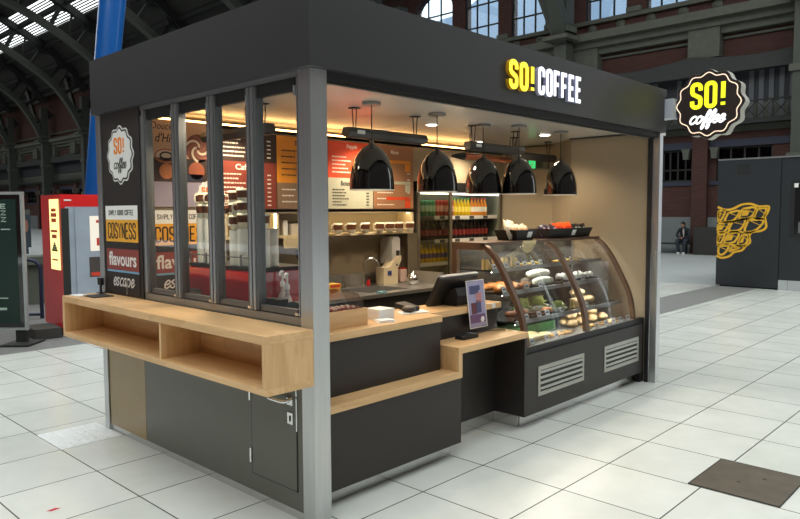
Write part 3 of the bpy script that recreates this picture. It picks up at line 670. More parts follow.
# counter along the windows, carrying the coffee machine
b = MB(); b.box(0.07, 0.80, 0.62, 1.98, 0.888, 0.93); o = b.build('side_worktop', M_beech_y); tag(o, 'beech worktop running along the inside of the windows under the coffee machine', 'worktop')
b = MB(); b.box(0.09, 0.78, 0.63, 1.97, 0.0, 0.885); b.build('carcass', M_dark, o)
# back counter with sink
t = thing('sink_counter', (1.9, 1.85, 0), 'stainless steel sink counter against the taupe back wall', 'counter')
b = MB(); b.box(0.82, 1.95, 1.50, 2.198, 0.87, 0.90); b.box(1.95, 2.45, 1.50, 1.62, 0.87, 0.90); b.box(1.95, 2.45, 2.02, 2.198, 0.87, 0.90); b.box(2.45, 2.92, 1.50, 2.198, 0.87, 0.90); b.box(0.82, 2.92, 2.18, 2.198, 0.90, 1.015); b.box(2.905, 2.92, 1.6, 1.99, 0.90, 1.015); b.build('steel_top', M_steel, t)
b = MB(); b.box(1.95, 2.45, 1.62, 2.02, 0.70, 0.705); b.box(1.945, 1.95, 1.62, 2.02, 0.70, 0.87); b.box(2.45, 2.455, 1.62, 2.02, 0.70, 0.87); b.box(1.95, 2.45, 1.615, 1.62, 0.70, 0.87); b.box(1.95, 2.45, 2.02, 2.025, 0.70, 0.87); b.build('basin', M_steel, t)
b = MB(); b.box(0.84, 2.9, 1.53, 1.56, 0.08, 0.869); b.build('front', M_black, t)
b = MB(); b.tube([(2.32, 2.08, 0.90), (2.32, 2.08, 0.93)], 0.022, 12); b.tube([(2.32, 2.08, 0.93)]+[(2.32-0.0, 2.08-0.0, 1.10)]+[(2.32+0.06*(1-math.cos(a)), 2.08-0.04*(1-math.cos(a)), 1.10+0.06*math.sin(a)) for a in [PI*i/10 for i in range(1, 11)]]+[(2.44, 2.0, 1.06)], 0.009, 10)
tag(b.build('faucet', M_chrome), 'chrome swan neck tap at the steel sink', 'tap')
# kiosk floor mat
b = MB(); b.box(0.82, 2.05, 0.65, 1.5, 0.0005, 0.012); b.build('floor_mat', M_black, kiosk)

# ---- glazed refrigerated display counter
dc = thing('display_counter', (3.0, 0.5, 0), 'curved glass refrigerated display counter with bronze frame, full of sandwiches and cakes', 'display case')
DX0, DX1 = 2.09, 3.90
b = MB(); b.box(2.064, 3.985, 0.10, 0.80, 0.10, 0.550); b.build('base_cabinet', M_dark, dc)
b = MB(); b.box(2.095, 3.97, 0.18, 0.80, 0.0, 0.10); b.build('plinth', M_plinth, dc)
b = MB(); b.box(2.064, 3.985, 0.098, 0.82, 0.5505, 0.556); b.box(2.064, 3.985, 0.112, 0.125, 0.556, 0.603); b.box(DX0, DX1, 0.125, 0.82, 0.556, 0.598); b.build('black_rim', M_black, dc)
curve = [(0.125, 0.600), (0.136, 0.70), (0.163, 0.82), (0.198, 0.91), (0.245, 1.00), (0.30, 1.10), (0.355, 1.19), (0.415, 1.27), (0.475, 1.325), (0.525, 1.352)]
curve = smooth2(curve, 3)
def rib(x, w, dpt=0.035):
    m = MB(); vs = []
    for i, (y, z) in enumerate(curve):
        a = Vector(curve[max(i-1, 0)]); c = Vector(curve[min(i+1, len(curve)-1)]); tt = (c-a).normalized(); ny, nz = -tt.y, tt.x
        if ny > 0: ny, nz = -ny, -nz
        vs += [(x, y, z), (x+w, y, z), (x+w, y-ny*dpt, z-nz*dpt), (x, y-ny*dpt, z-nz*dpt)]
    fs = [(0, 1, 2, 3), tuple(4*(len(curve)-1)+k for k in (3, 2, 1, 0))]
    for i in range(len(curve)-1):
        a = 4*i; c = a+4
        for k in range(4): fs.append((a+k, a+(k+1) % 4, c+(k+1) % 4, c+k))
    m.add(vs, fs); return m
for x, w in ((DX0, 0.045), (2.985, 0.05), (DX1-0.04, 0.04)): rib(x, w).build('curved_frame', M_bronze, dc)
b = MB(); b.box(DX0, DX1, 0.50, 0.545, 1.335, 1.357); b.box(DX0, DX1, 0.545, 0.82, 1.345, 1.357); b.build('top_panel', M_bronze, dc)
# left end frame and glass
b = MB(); b.box(DX0, DX0+0.04, 0.775, 0.82, 0.60, 1.345); b.box(DX0, DX0+0.04, 0.52, 0.775, 1.30, 1.345); b.build('end_frame', M_bronze, dc)
b = MB(); b.box(DX1-0.04, DX1, 0.775, 0.82, 0.60, 1.345); b.box(DX1-0.008, DX1-0.004, 0.40, 0.775, 0.60, 1.12); b.build('end_frame', M_steel, dc)  # thin steel plate stands in for a whitish reflection at the glass end
for x0, x1 in ((DX0+0.046, 2.984), (3.036, DX1-0.041)):
    g = MB(); vs = []
    for y, z in curve: vs += [(x0, y+0.012, z), (x1, y+0.012, z)]
    g.add(vs, [(2*i, 2*i+1, 2*i+3, 2*i+2) for i in range(len(curve)-1)], 0, True); o = g.build('curved_glass', M_cglass, dc)
    so = o.modifiers.new('thickness', 'SOLIDIFY'); so.thickness = 0.005
g = MB(); g.prism([(y+0.04, z) for y, z in curve]+[(0.77, 1.30), (0.77, 0.61)], (DX0+0.015, 0, 0), Y_, Z_, 0.005); g.build('end_glass', M_cglass, dc)
for z, yf in ((0.765, 0.25), (0.975, 0.37), (1.145, 0.47)):
    b = MB(); b.box(DX0+0.046, DX1-0.041, yf, 0.77, z-0.012, z); b.box(DX0+0.046, DX1-0.041, yf-0.012, yf, z-0.02, z+0.012, 1); b.build('shelf', [mat('dark_tray', srgb(34, 38, 38), 0.25), M_steel2], dc)
b = MB(); b.box(DX0+0.046, DX1-0.041, 0.13, 0.77, 0.599, 0.604); b.build('deck', mat('deck_steel', srgb(150, 152, 150), 0.3, 0.4), dc)
b = MB(); b.box(DX0+0.06, DX1-0.05, 0.548, 0.57, 1.338, 1.3445)
for z, yf in ((0.765, 0.25), (0.975, 0.37), (1.145, 0.47)): b.box(DX0+0.06, DX1-0.05, yf+0.002, yf+0.014, z-0.0185, z-0.0125)
b.build('light_tube', emit('case_tube', (1.0, 0.93, 0.80), 55.0), dc)
b = MB(); b.box(DX0+0.046, DX1-0.041, 0.772, 0.78, 0.605, 1.34); b.build('back_doors', mat('smoked_back', srgb(70, 68, 62), 0.2), dc)
for x0, x1 in ((2.213, 2.895), (3.245, 3.90)):
    v = MB(); z0, z1 = 0.222, 0.445; v.box(x0, x1, 0.094, 0.0995, z0, z0+0.03); v.box(x0, x1, 0.094, 0.0995, z1-0.03, z1); v.box(x0, x0+0.028, 0.094, 0.0995, z0+0.03, z1-0.03); v.box(x1-0.028, x1, 0.094, 0.0995, z0+0.03, z1-0.03)
    for i in range(4):
        z = z0+0.03+(z1-z0-0.06)*(i+0.5)/4
        v.obox(((x0+x1)/2, 0.0965, z+0.004), ((x1-x0)/2-0.028, 0, 0), (0, 0.003, 0.0), (0, 0.004, 0.0085))
    v.build('vent_grille', mat('grille_metal', srgb(168, 168, 160), 0.4, 0.3), dc)
    v = MB(); v.box(x0+0.028, x1-0.028, 0.0985, 0.0998, z0+0.03, z1-0.03); v.build('vent_opening', M_black, dc)

# ================================================================== KIOSK FITTINGS
# ---- pendant lamps
def make_lamp():
    t = thing('pendant_lamp', (0, 0, 0), 'gloss black bell pendant lamp', 'lamp', 'black pendant lamps over the counter')
    pr = [(0.148, 0), (0.147, 0.05), (0.142, 0.10), (0.132, 0.15), (0.115, 0.20), (0.089, 0.245), (0.055, 0.28), (0.016, 0.300), (0.012, 0.322)]
    b = MB(); b.lathe(pr, (0, 0, 1.742), 40); b.f.pop(); b.f.pop(); b.m = b.m[:-2]; b.sm = b.sm[:-2]; b.build('shade', M_gloss, t)
    b = MB(); b.lathe([(r-0.003, z) for r, z in pr[:6]]+[(0.01, 0.25)], (0, 0, 1.742), 40); b.f.pop(); b.f.pop(); b.m = b.m[:-2]; b.sm = b.sm[:-2]
    b.lathe([(0.141, 0.0), (0.148, 0.0), (0.148, 0.006), (0.141, 0.006)], (0, 0, 1.7385), 40); b.f.pop(); b.f.pop(); b.m = b.m[:-2]; b.sm = b.sm[:-2]; b.build('shade_lining', mat('white_lining', (0.85, 0.82, 0.75), 0.5), t)
    b = MB(); b.blob((0, 0, 1.875), (0.035, 0.035, 0.05), 12); b.build('bulb', emit('bulb_glow', (1.0, 0.85, 0.62), 12.0), t)
    b = MB(); b.tube([(0, 0, 2.06), (0, 0, 2.30)], 0.0035, 6); b.build('cord', M_black, t)
    b = MB(); b.lathe([(0.062, 0.0), (0.062, 0.018), (0.0, 0.018)], (0, 0, 2.293), 24); b.build('canopy', M_steel2, t)
    return t
lamp = Proto(make_lamp())
for (x, y, dz), lb in zip([(1.03, 0.635, 0.0), (1.72, 0.66, 0.0), (2.50, 0.825, 0.0), (2.755, 0.645, 0.0), (3.40, 0.63, 0.0)],
        ['black pendant lamp nearest the steel corner post', 'black pendant lamp, second from the steel corner post', 'black pendant lamp hanging furthest back, before the drinks cooler', 'black pendant lamp above the till end of the display', 'black pendant lamp above the far end of the display']):
    lamp.place((x, y, dz), label='gloss '+lb)
# ---- strip heaters
def make_heater(L):
    t = thing('strip_heater', (0, 0, 0), 'dark grey strip heater', 'heater', 'dark strip heaters under the kiosk ceiling')
    hexa = [(-0.042, 0.0), (-0.028, 0.032), (0.028, 0.032), (0.042, 0.0), (0.028, -0.032), (-0.028, -0.032)]
    b = MB(); b.prism(hexa, (0, 0, 0), Y_, Z_, L); b.build('housing', mat('heater_grey', srgb(72, 70, 68), 0.4, 0.2), t)
    b = MB(); b.box(0.02, L-0.02, -0.028, 0.028, -0.037, -0.0325); b.build('grille', M_black, t)
    b = MB(); b.box(0.07, 0.14, -0.044, -0.038, -0.010, 0.014); b.build('rating_plate', M_white, t)
    for x in (0.08, L-0.10):
        for dy in (-0.012, 0.012): b = MB(); b.tube([(x, dy*1.8, 0.164), (x, dy, 0.028)], 0.004, 6); b.build('rod', M_black, t)
        b = MB(); b.box(x-0.03, x+0.03, -0.03, 0.03, 0.162, 0.1685); b.build('ceiling_plate', M_black, t)
    return t
ht = Proto(make_heater(0.80))
ht.place((1.03, 0.885, 2.143), label='dark grey strip heater hanging beside the first black lamp')
ht.place((0.55, 1.08, 2.143), rz=PI/2, label='dark grey strip heater running behind the windows above the coffee machine')
ht.place((2.41, 0.92, 2.143), label='dark grey strip heater hanging in the middle of the kiosk ceiling')
ht.place((3.45, 1.22, 2.143), label='dark grey strip heater nearest the exit sign under the ceiling')
t = thing('heater_lamp', (2.9, 1.45, 2.12), 'pinkish reflecting tube heater hanging above the exit sign', 'heater')
b = MB(); b.tube([(2.90, 1.35, 2.105), (3.75, 1.35, 2.105)], 0.032, 12); b.build('tube', mat('copper_reflector', srgb(190, 120, 90), 0.25, 0.7), t)
b = MB(); b.tube([(2.74, 1.35, 2.10), (2.90, 1.35, 2.105)], [0.012, 0.036], 12); b.build('end_cap', M_irond, t)
b = MB(); b.tube([(3.0, 1.35, 2.13), (3.0, 1.35, 2.311)], 0.004, 6); b.tube([(3.65, 1.35, 2.13), (3.65, 1.35, 2.311)], 0.004, 6); b.build('rod', M_black, t)
# ---- downlights
def make_dl():
    b = MB(); b.lathe([(0.058, -0.004), (0.058, 0.0)], (0, 0, 0), 20); t = b.build('ceiling_spotlight', M_white, org=(0, 0, 0)); tag(t, 'recessed ceiling spotlight', 'light', 'recessed spotlights in the kiosk ceiling')
    c = MB(); c.lathe([(0.046, -0.006), (0.046, -0.0042)], (0, 0, 0), 20); c.build('lens', M_dl, t)
    return t
dl = Proto(make_dl())
DL = [(2.22, 1.72, 'behind the nearest lamp'), (2.195, 1.12, 'between the first lamps and the cooler'), (3.55, 0.89, 'nearest the side wall of the display'), (3.62, 1.73, 'over the drinks cooler'), (0.19, 1.20, 'added above the coffee machine to brighten its cups'), (0.85, 1.72, 'before the swirl poster')]  # the spotlight beside the windows is added to brighten the paper cup columns
for x, y, lb in DL: dl.place((x, y, 2.3115), label='round recessed ceiling spotlight '+lb)
def spot(x, y, z, e, col, size=0.08, ang=140):
    l = bpy.data.lights.new('ceiling_spot_light', 'SPOT'); l.energy = e; l.color = col; l.shadow_soft_size = size; l.spot_size = math.radians(ang); l.spot_blend = 0.6
    o = bpy.data.objects.new('ceiling_spot_light', l); COL.objects.link(o); o.location = (x, y, z)
for x, y, lb in DL: spot(x, y, 2.29, (60 if y > 1.5 else 38) if x > 1 else 60, (1.0, 0.80, 0.56))
for x, y in ((1.03, 0.635), (1.72, 0.66), (2.50, 0.825), (2.755, 0.645), (3.40, 0.63)): spot(x, y, 1.80, 8, (1.0, 0.83, 0.60), 0.03, 130)

# ---- menu boards
def board(x0, x1, z0, z1, split, ctop, cbot, label, heads, rows_top, rows_bot, extra=None, dark_low=False):
    t = thing('menu_board', ((x0+x1)/2, YB, z0), label, 'menu', 'menu boards above the back counter')
    b = MB(); b.box(x0, x1, YB-0.010, YB-0.0005, z0, z1); b.build('board', M_fascia, t)
    b = MB(); b.box(x0+0.002, x1-0.002, YB-0.0115, YB-0.010, split, z1-0.002); b.build('upper_print', ctop, t)
    b = MB(); b.box(x0+0.002, x1-0.002, YB-0.0115, YB-0.010, z0+0.002, split); b.build('lower_print', cbot, t)
    P = lambda u, z: (x0+u, YB-0.0115, z)
    w = x1-x0; ln = MB()
    for txt, u, z, tw, th, sh, mi in heads: text(ln, txt, P(u, z), X_, Z_, tw, th, 0.0012, 0.02, sh, mi)
    rnd = random.Random(int(x0*100))
    for zs, ze, n, mi in (rows_top, rows_bot):
        for i in range(n):
            z = zs+(ze-zs)*i/max(1, n-1); L = 0.10+0.12*rnd.random(); u = 0.05
            while u < 0.05+L: q = 0.012+0.022*rnd.random(); ln.prism([(0, 0), (q, 0), (q, 0.011), (0, 0.011)], P(u, z), X_, Z_, 0.001, mi); u += q+0.006
            ln.prism([(0, 0), (0.035, 0), (0.035, 0.010), (0, 0.010)], P(w-0.09, z), X_, Z_, 0.001, mi)
    ln.build('lettering', [mat('cream_ink', (0.85, 0.78, 0.66), 0.6), mat('dark_ink', srgb(50, 46, 42), 0.6)], t)
    if extra: extra(t, P, w)
    return t
P_or = mat('vermilion_print', srgb(226, 74, 30), 0.5); P_pale = mat('sage_print', srgb(196, 196, 172), 0.5); P_brown = mat('light_brown_print', srgb(166, 118, 84), 0.5)
P_amb = mat('amber_board', srgb(238, 150, 40), 0.5); P_gr = mat('taupe_print', srgb(140, 112, 88), 0.5); P_red = mat('red_brown_print', srgb(134, 58, 42), 0.5); P_esp = mat('espresso_print', srgb(58, 38, 30), 0.5)
P_tag = mat('orange_tag', srgb(236, 150, 50), 0.5)
board(0.715, 1.262, 1.625, 2.225, 1.995, P_esp, P_red, 'menu board with espresso brown top and red-brown lower list, seen through the windows', [('Cafés', 0.16, 1.93, 0.16, 0.045, 0.0, 0)], (2.16, 2.03, 5, 0), (1.89, 1.65, 8, 0))
board(1.266, 1.808, 1.625, 2.225, 1.84, P_amb, P_gr, 'menu board with amber top and taupe bottom, beside the steel corner post', [('Thés', 0.18, 2.15, 0.14, 0.04, 0.2, 1)], (2.10, 1.90, 5, 1), (1.78, 1.68, 3, 0))
board(1.812, 2.362, 1.625, 2.225, 1.90, P_or, P_pale, 'menu board with vermilion top and pale sage bottom, directly behind the nearest lamp', [('Frappés', 0.22, 2.155, 0.13, 0.045, 0.2, 0), ('Boissons', 0.15, 1.83, 0.18, 0.045, 0.0, 1)], (2.08, 1.945, 5, 0), (1.79, 1.655, 6, 1))
def tags(t, P, w):
    b = MB()
    for z, c in ((2.06, 0), (1.86, 1), (1.71, 2)): b.prism([(0, 0), (0.34, 0), (0.34, 0.028), (0, 0.028)], P(0.17, z), X_, Z_, 0.001, c); b.prism([(0, 0), (0.075, 0), (0.075, 0.07), (0, 0.07)], P(0.43, z-0.075), X_, Z_, 0.0015, c)
    b.build('price_flag', [P_tag, P_pale, P_or], t)
board(2.366, 2.918, 1.625, 2.225, 1.63, P_brown, P_brown, 'light brown menu board with coloured price flags, next to the drinks cooler', [('Menus', 0.23, 2.145, 0.11, 0.04, 0.2, 0)], (2.02, 1.90, 3, 0), (1.83, 1.66, 4, 0), tags)
# winter drinks poster
t = thing('drinks_poster', (0.45, YB, 1.64), 'large peach and brown winter drinks poster with whipped cream swirl behind the windows', 'poster')
b = MB(); b.box(0.17, 0.708, YB-0.010, YB-0.0005, 1.64, 2.255); b.build('board', mat('peach_print', srgb(222, 176, 138), 0.5), t)
P = lambda u, z, d=0: (0.17+u, YB-0.010-d, z+(0.04 if z > 1.66 else 0))
b = MB(); b.prism([(0.002, 0), (0.536, 0), (0.536, 0.17), (0.002, 0.17)], P(0, 1.78), X_, Z_, 0.001, 0); b.prism([(0.002, 0), (0.536, 0), (0.536, 0.178), (0.002, 0.178)], P(0, 1.642), X_, Z_, 0.001, 1)
b.build('lower_print', [P_esp, mat('lavender_print', srgb(160, 150, 168), 0.5)], t)
b = MB(); text(b, 'Douceurs', P(0.02, 2.15), X_, Z_, 0.24, 0.05, 0.001, 0.0, 0.2); text(b, "d'Hiver", P(0.05, 2.06), X_, Z_, 0.22, 0.065, 0.001, 0.01, 0.25); b.build('lettering', P_esp, t)
b = MB(); cc = lambda cx, cz, r, n=24: [(cx+r*math.cos(2*PI*i/n), cz+r*math.sin(2*PI*i/n)) for i in range(n)]
b.prism([(x, z*0.55) for x, z in cc(0, 0, 0.10)], P(0.13, 1.965, 0.000), X_, Z_, 0.001, 2); b.stroke([(x, z*0.55) for x, z in cc(0, 0, 0.085)], 0.012, P(0.13, 1.965, 0.001), X_, Z_, 0.001, True, 1); b.stroke([(x, z*0.55) for x, z in cc(0, 0, 0.045)], 0.012, P(0.13, 1.965, 0.001), X_, Z_, 0.001, True, 0)
b.build('cup_print', [P_esp, mat('caramel_print', srgb(190, 116, 66), 0.5), mat('milk_print', srgb(236, 214, 186), 0.5)], t)
b = MB(); b.prism(cc(0, 0, 0.105), P(0.385, 2.03, 0.0), X_, Z_, 0.001, 1)
for k in range(7):
    b.stroke([((0.012+0.085*s)*math.cos(k*2*PI/7+2.0*s), (0.012+0.085*s)*math.sin(k*2*PI/7+2.0*s)) for s in [i/9 for i in range(10)]], 0.017, P(0.385, 2.03, 0.001), X_, Z_, 0.001, False, 0 if k % 2 else 2)
b.build('swirl_print', [mat('cream_print', srgb(240, 214, 184), 0.5), mat('cocoa_print', srgb(120, 62, 44), 0.5), mat('mocha_print', srgb(150, 84, 60), 0.5)], t)
b = MB(); b.prism(cc(0, 0, 0.055), P(0.13, 1.855, 0.001), X_, Z_, 0.001, 0); b.prism(cc(0, 0, 0.065), P(0.37, 1.865, 0.001), X_, Z_, 0.001, 1); b.prism([(0, 0), (0.2, 0), (0.2, 0.05), (0, 0.05)], P(0.22, 1.79, 0.001), X_, Z_, 0.001, 2); b.build('drink_print', [mat('caramel_print', srgb(190, 116, 66)), mat('brick_print', srgb(168, 88, 56), 0.5), mat('navy_print', srgb(48, 52, 74), 0.5)], t)
b = MB(); b.prism(badge_outline(0.075, 12), P(0.455, 1.715, 0.001), X_, Z_, 0.001, 0); caps(b, 'SO!', P(0.405, 1.70, 0.002), X_, Z_, 0.095, 0.05, 0.012, 0.001, 1); b.build('badge_print', [M_paper, mat('orange_print', srgb(232, 132, 40))], t)

# ---- patterned coffee cups
M_cup = mat('cream_china', srgb(244, 236, 214), 0.3); M_band = mat('brown_band', srgb(104, 62, 40), 0.4)
def make_cup():
    t = thing('coffee_cup', (0, 0, 0), 'cream coffee cup with a brown printed band', 'cup', 'printed cups in the lit niche')
    b = MB(); b.lathe([(0.024, 0), (0.030, 0.002), (0.040, 0.03), (0.043, 0.075), (0.040, 0.075), (0.036, 0.03), (0.02, 0.008), (0.0, 0.008)], (0, 0, 0), 20); b.build('body', M_cup, t)
    b = MB(); b.lathe([(0.0408, 0.028), (0.0425, 0.052), (0.0434, 0.064)], (0, 0, 0), 20); b.f = b.f[:-2]; b.m = b.m[:-2]; b.sm = b.sm[:-2]; b.build('band', M_band, t)
    b = MB(); b.tube([(-0.040, 0, 0.062), (-0.062, 0, 0.062), (-0.070, 0, 0.042), (-0.060, 0, 0.022), (-0.038, 0, 0.02)], 0.0055, 8); b.build('handle', M_cup, t)
    return t
cup = Proto(make_cup())
o5 = ['nearest the steel post', 'second from the steel post', 'third from the steel post', 'middle', 'third from the cooler', 'second from the cooler', 'nearest the cooler']
for x, lb in zip([1.893, 2.055, 2.225, 2.415, 2.545, 2.675, 2.83], o5):
    cup.place((x, 1.955, 1.4055), rz=random.uniform(-0.5, 0.3), label='cream cup with brown band in the lit niche, %s' % lb, group='printed cups in the lit niche', sc=(0.98, 1.0, 1.25))
# boxes on the left half of the niche
b = MB(); b.box(1.36, 1.40, 2.03, 2.15, 1.4055, 1.53); tag(b.build('booklet', M_paper), 'pale upright booklet in the niche beside the light strip', 'booklet')
b = MB(); b.box(1.44, 1.70, 2.03, 2.16, 1.4055, 1.50); tag(b.build('storage_box', mat('pale_box', srgb(206, 196, 182), 0.5)), 'pale box lying in the niche behind the steel post', 'box')
b = MB(); b.box(1.33, 1.72, 1.97, 1.9995, 1.30, 1.384); tag(b.build('drawer_box', mat('cream_laminate', (0.6, 0.5, 0.3)), org=(1.5, 1.98, 1.30)), 'cream drawer front fixed under the lit niche behind the windows', 'drawer')
# ---- espresso machine
M_red = mat('red_lacquer', srgb(150, 16, 24), 0.15, coat=0.8, var=0.03)
t = thing('espresso_machine', (0.42, 1.25, 0.93), 'glossy red espresso machine behind the windows, its back to the glass', 'coffee machine')
b = MB(); prof_e = [(0.20, 0.99), (0.175, 1.08), (0.19, 1.19), (0.24, 1.24), (0.64, 1.24), (0.68, 1.20), (0.66, 1.10), (0.50, 1.06), (0.48, 0.99)]
b.prism([(x, z) for x, z in prof_e], (0, 1.66, 0), X_, Z_, 0.92); b.build('body', M_red, t, bevel=0.012)
b = MB(); b.box(0.22, 0.62, 0.79, 1.61, 0.955, 0.99); b.box(0.24, 0.60, 0.80, 1.60, 1.2405, 1.262); b.build('trim', M_black, t)
for x, y in ((0.25, 0.82), (0.58, 0.82), (0.25, 1.58), (0.58, 1.58)): b = MB(); b.tube([(x, y, 0.9305), (x, y, 0.955)], 0.02, 10); b.build('foot', M_black, t)
b = MB(); b.tube([(0.25, 1.60, 1.32), (0.25, 0.80, 1.32)], 0.005, 6)
for y in (0.80, 1.0, 1.2, 1.4, 1.60): b.tube([(0.25, y, 1.262), (0.25, y, 1.335)], 0.006, 6)
b.build('cup_rail', M_steel2, t)
b = MB(); text(b, 'e', (0.1745, 1.50, 1.08), LY, Z_, 0.04, 0.05) if 0 else b.box(0.168, 0.178, 1.34, 1.50, 1.075, 1.105); b.build('name_plate', M_chrome, t)
for y in (0.98, 1.38): b = MB(); b.lathe([(0.035, 0), (0.035, 0.05), (0.03, 0.06)], (0.60, y, 1.00), 16); b.tube([(0.62, y, 1.02), (0.78, y, 1.01)], 0.012, 8); b.build('group_handle', M_chrome, t)
# sleeves of paper cups on the machine
M_slv = tile_mat('cup_sleeve_grid', (0.70, 0.72, 0.68), (0.74, 0.75, 0.70), (0.60, 0.62, 0.60), 0.02, 0.012, 0, 0, 0.0012, 0.45, plane='yz')
def make_sleeve():
    pr = []
    for i in range(26): z = i*0.0092; pr += [(0.040, z), (0.0425, z+0.006)]
    b = MB(); b.lathe(pr, (0, 0, 0), 18); t = b.build('cup_sleeve', mat('paper_cup', (0.85, 0.84, 0.77), 0.6), org=(0, 0, 0)); tag(t, 'sleeve of nested white paper cups', 'cups', 'columns of paper cups on the red machine'); return t
slv = Proto(make_sleeve())
SL = [(0.31, 1.535, 1.25), (0.31, 1.44, 1.25), (0.41, 1.49, 1.25), (0.31, 1.14, 0.95), (0.31, 1.05, 1.0), (0.32, 0.955, 1.0), (0.32, 0.86, 0.98), (0.42, 1.10, 1.0), (0.42, 0.91, 1.0), (0.31, 0.78+0.045, 0.0)]
names_s = ['tall, nearest the slogan poster', 'tall, second from the slogan poster', 'tall, behind the other two', 'first of the shorter ones', 'second of the shorter ones', 'third of the shorter ones', 'nearest the steel post', 'behind the shorter ones', 'behind, nearest the steel post']
for (x, y, s), lb in zip(SL[:9], names_s): slv.place((x, y, 1.2625), label='column of nested white paper cups, '+lb, sc=(1, 1, s))
# brown and cream cups stacked upside down on the columns
k = 0
M_h = 0.2625
for (x, y, s), n in zip(SL[:9], (2, 2, 2, 3, 3, 1, 1, 3, 0)):
    for j in range(n):
        cup.place((x, y, 1.2625+0.2385*s+0.0005+0.077*j), rz=random.uniform(0, 6), label='banded cup, %s on the cup column: %s' % (['lowest', 'second up', 'topmost'][j], names_s[k]), group='cups piled on the paper cup columns')
    k += 1
# ---- syrup bottles with white pumps
def make_syrup():
    t = thing('syrup_bottle', (0, 0, 0), 'syrup bottle', 'bottle', 'syrup bottles with white pumps behind the windows')
    b = MB(); b.lathe([(0.030, 0), (0.033, 0.004), (0.033, 0.14), (0.026, 0.17), (0.012, 0.20), (0.012, 0.225)], (0, 0, 0), 16); b.build('body', mat('pale_syrup', srgb(196, 186, 180), 0.2), t)
    b = MB(); b.lathe([(0.0335, 0.04), (0.0335, 0.12)], (0, 0, 0), 16); b.build('bottle_label', M_white, t)
    b = MB(); b.lathe([(0.016, 0.225), (0.016, 0.25), (0.006, 0.26), (0.006, 0.31)], (0, 0, 0), 12); b.tube([(0.012, 0, 0.312), (-0.02, 0, 0.318), (-0.055, 0, 0.312), (-0.062, 0, 0.295)], 0.007, 8); b.build('pump', M_white, t)
    return t
sy = Proto(make_syrup())
for x, y, lb, s in ((0.26, 0.55, 'nearest the red machine', 1.0), (0.24, 0.33-0.06, 'nearest the steel post', 0.85), (0.34, 0.70, 'half hidden by the window frame', 1.0)):
    z = 0.9305
    sy.place((x, y, z), rz=0.7, label='pale syrup bottle with white pump, '+lb, sc=s)
t = thing('knock_box', (0.13, 0.40, 0.93), 'black box with dark half-round lid behind the window next to the post', 'box')
b = MB(); b.prism([(0.10*math.cos(a), 0.10*math.sin(a)) for a in [PI*i/12 for i in range(13)]], (0.11, 0.30, 1.02), LY, Z_, -0.035); b.build('lid', mat('dark_grey_plastic', srgb(70, 76, 74), 0.4), t)
b = MB(); b.box(0.10, 0.17, 0.18, 0.56, 0.9305, 1.0195); b.box(0.105, 0.16, 0.41, 0.55, 1.0195, 1.12); b.build('body', M_black, t)

# ---- grinders and blender deeper inside, seen between machine and post
t = thing('coffee_grinder', (1.35, 1.75, 0.90), 'black coffee grinder with slanted hopper on the back counter', 'grinder')
b = MB(); b.box(1.28, 1.42, 1.68, 1.86, 0.9005, 1.16); b.build('body', M_black, t, bevel=0.01)
b = MB(); b.lathe([(0.03, 0), (0.07, 0.10), (0.07, 0.14)], (1.35, 1.76, 1.161), 16); b.build('hopper', thin_glass('smoke_acrylic', (0.35, 0.33, 0.3), 1.5), t)
# ---- counter items at the near end
t = thing('counter_box', (0.45, 0.38, 0.93), 'low beech box on the worktop beside the steel post', 'box')
b = MB(); b.box(0.16, 0.66, 0.30, 0.32, 0.9305, 1.03); b.box(0.16, 0.66, 0.46, 0.48, 0.9305, 1.03); b.box(0.16, 0.18, 0.32, 0.46, 0.9305, 1.03); b.box(0.64, 0.66, 0.32, 0.46, 0.9305, 1.03); b.box(0.18, 0.64, 0.32, 0.46, 0.9305, 1.015); b.build('box', M_beech_x, t)
b = MB(); g = [(0.18, 1.0305), (0.63, 1.0305), (0.64, 1.06), (0.60, 1.12), (0.52, 1.14), (0.18, 1.14)]
b.stroke(g[1:], 0.004, (0, 0.32, 0), X_, Z_, -0.14); b.prism([(x, z) for x, z in g], (0, 0.312, 0), X_, Z_, 0.003); b.build('acrylic_cover', thin_glass('brownish_acrylic', (0.84, 0.80, 0.78), 1.4), t)
rnd = random.Random(3)
sweet = None
def make_sweet():
    b = MB(); b.blob((0, 0, 0.014), (0.024, 0.018, 0.014), 10, noise=0.15, seed=2); b.blob((0.004, 0.0, 0.02), (0.012, 0.019, 0.011), 8, 1)
    t = b.build('wrapped_sweet', [mat('sweet_red', srgb(150, 34, 30), 0.4), mat('sweet_white', srgb(232, 218, 206), 0.4)], org=(0, 0, 0)); return tag(t, 'wrapped sweet', 'sweet', 'red and white sweets under the acrylic cover')
sw = Proto(make_sweet())
for i in range(14): sw.place((0.34+0.042*(i % 7)+rnd.uniform(-.008, .008), 0.355+0.05*(i//7), 1.0155), rz=rnd.uniform(0, 6), label='small red and white wrapped sweet in the beech box under the acrylic cover')
b = MB(); b.box(0.70, 0.82, 0.50, 0.585, 1.9, 1.9)
b = MB(); 
for i in range(12): b.box(0.80+rnd.uniform(-.002, .002), 0.93+rnd.uniform(-.002, .002), 0.34, 0.47, 0.9305+i*0.0055, 0.9355+i*0.0055)
tag(b.build('napkin_stack', M_paper), 'thick block of white napkins on the beech worktop', 'napkins')
b = MB(); b.obox((0.80, 0.30, 0.9345), (0.055, -0.02, 0), (0.02, 0.045, 0.002), (0, 0, 0.003)); b.obox((0.80, 0.30, 0.941), (0.05, -0.01, 0), (0.012, 0.042, 0), (0, 0, 0.003)); tag(b.build('loose_napkins', M_paper), 'loose white napkins fallen in front of the napkin block', 'napkins')
b = MB(); b.obox((1.20, 0.43, 0.9335), (0.10, -0.03, 0), (0.03, 0.06, 0), (0, 0, 0.002)); tag(b.build('paper_sheets', M_paper), 'white papers lying on the worktop beside the black till', 'papers')
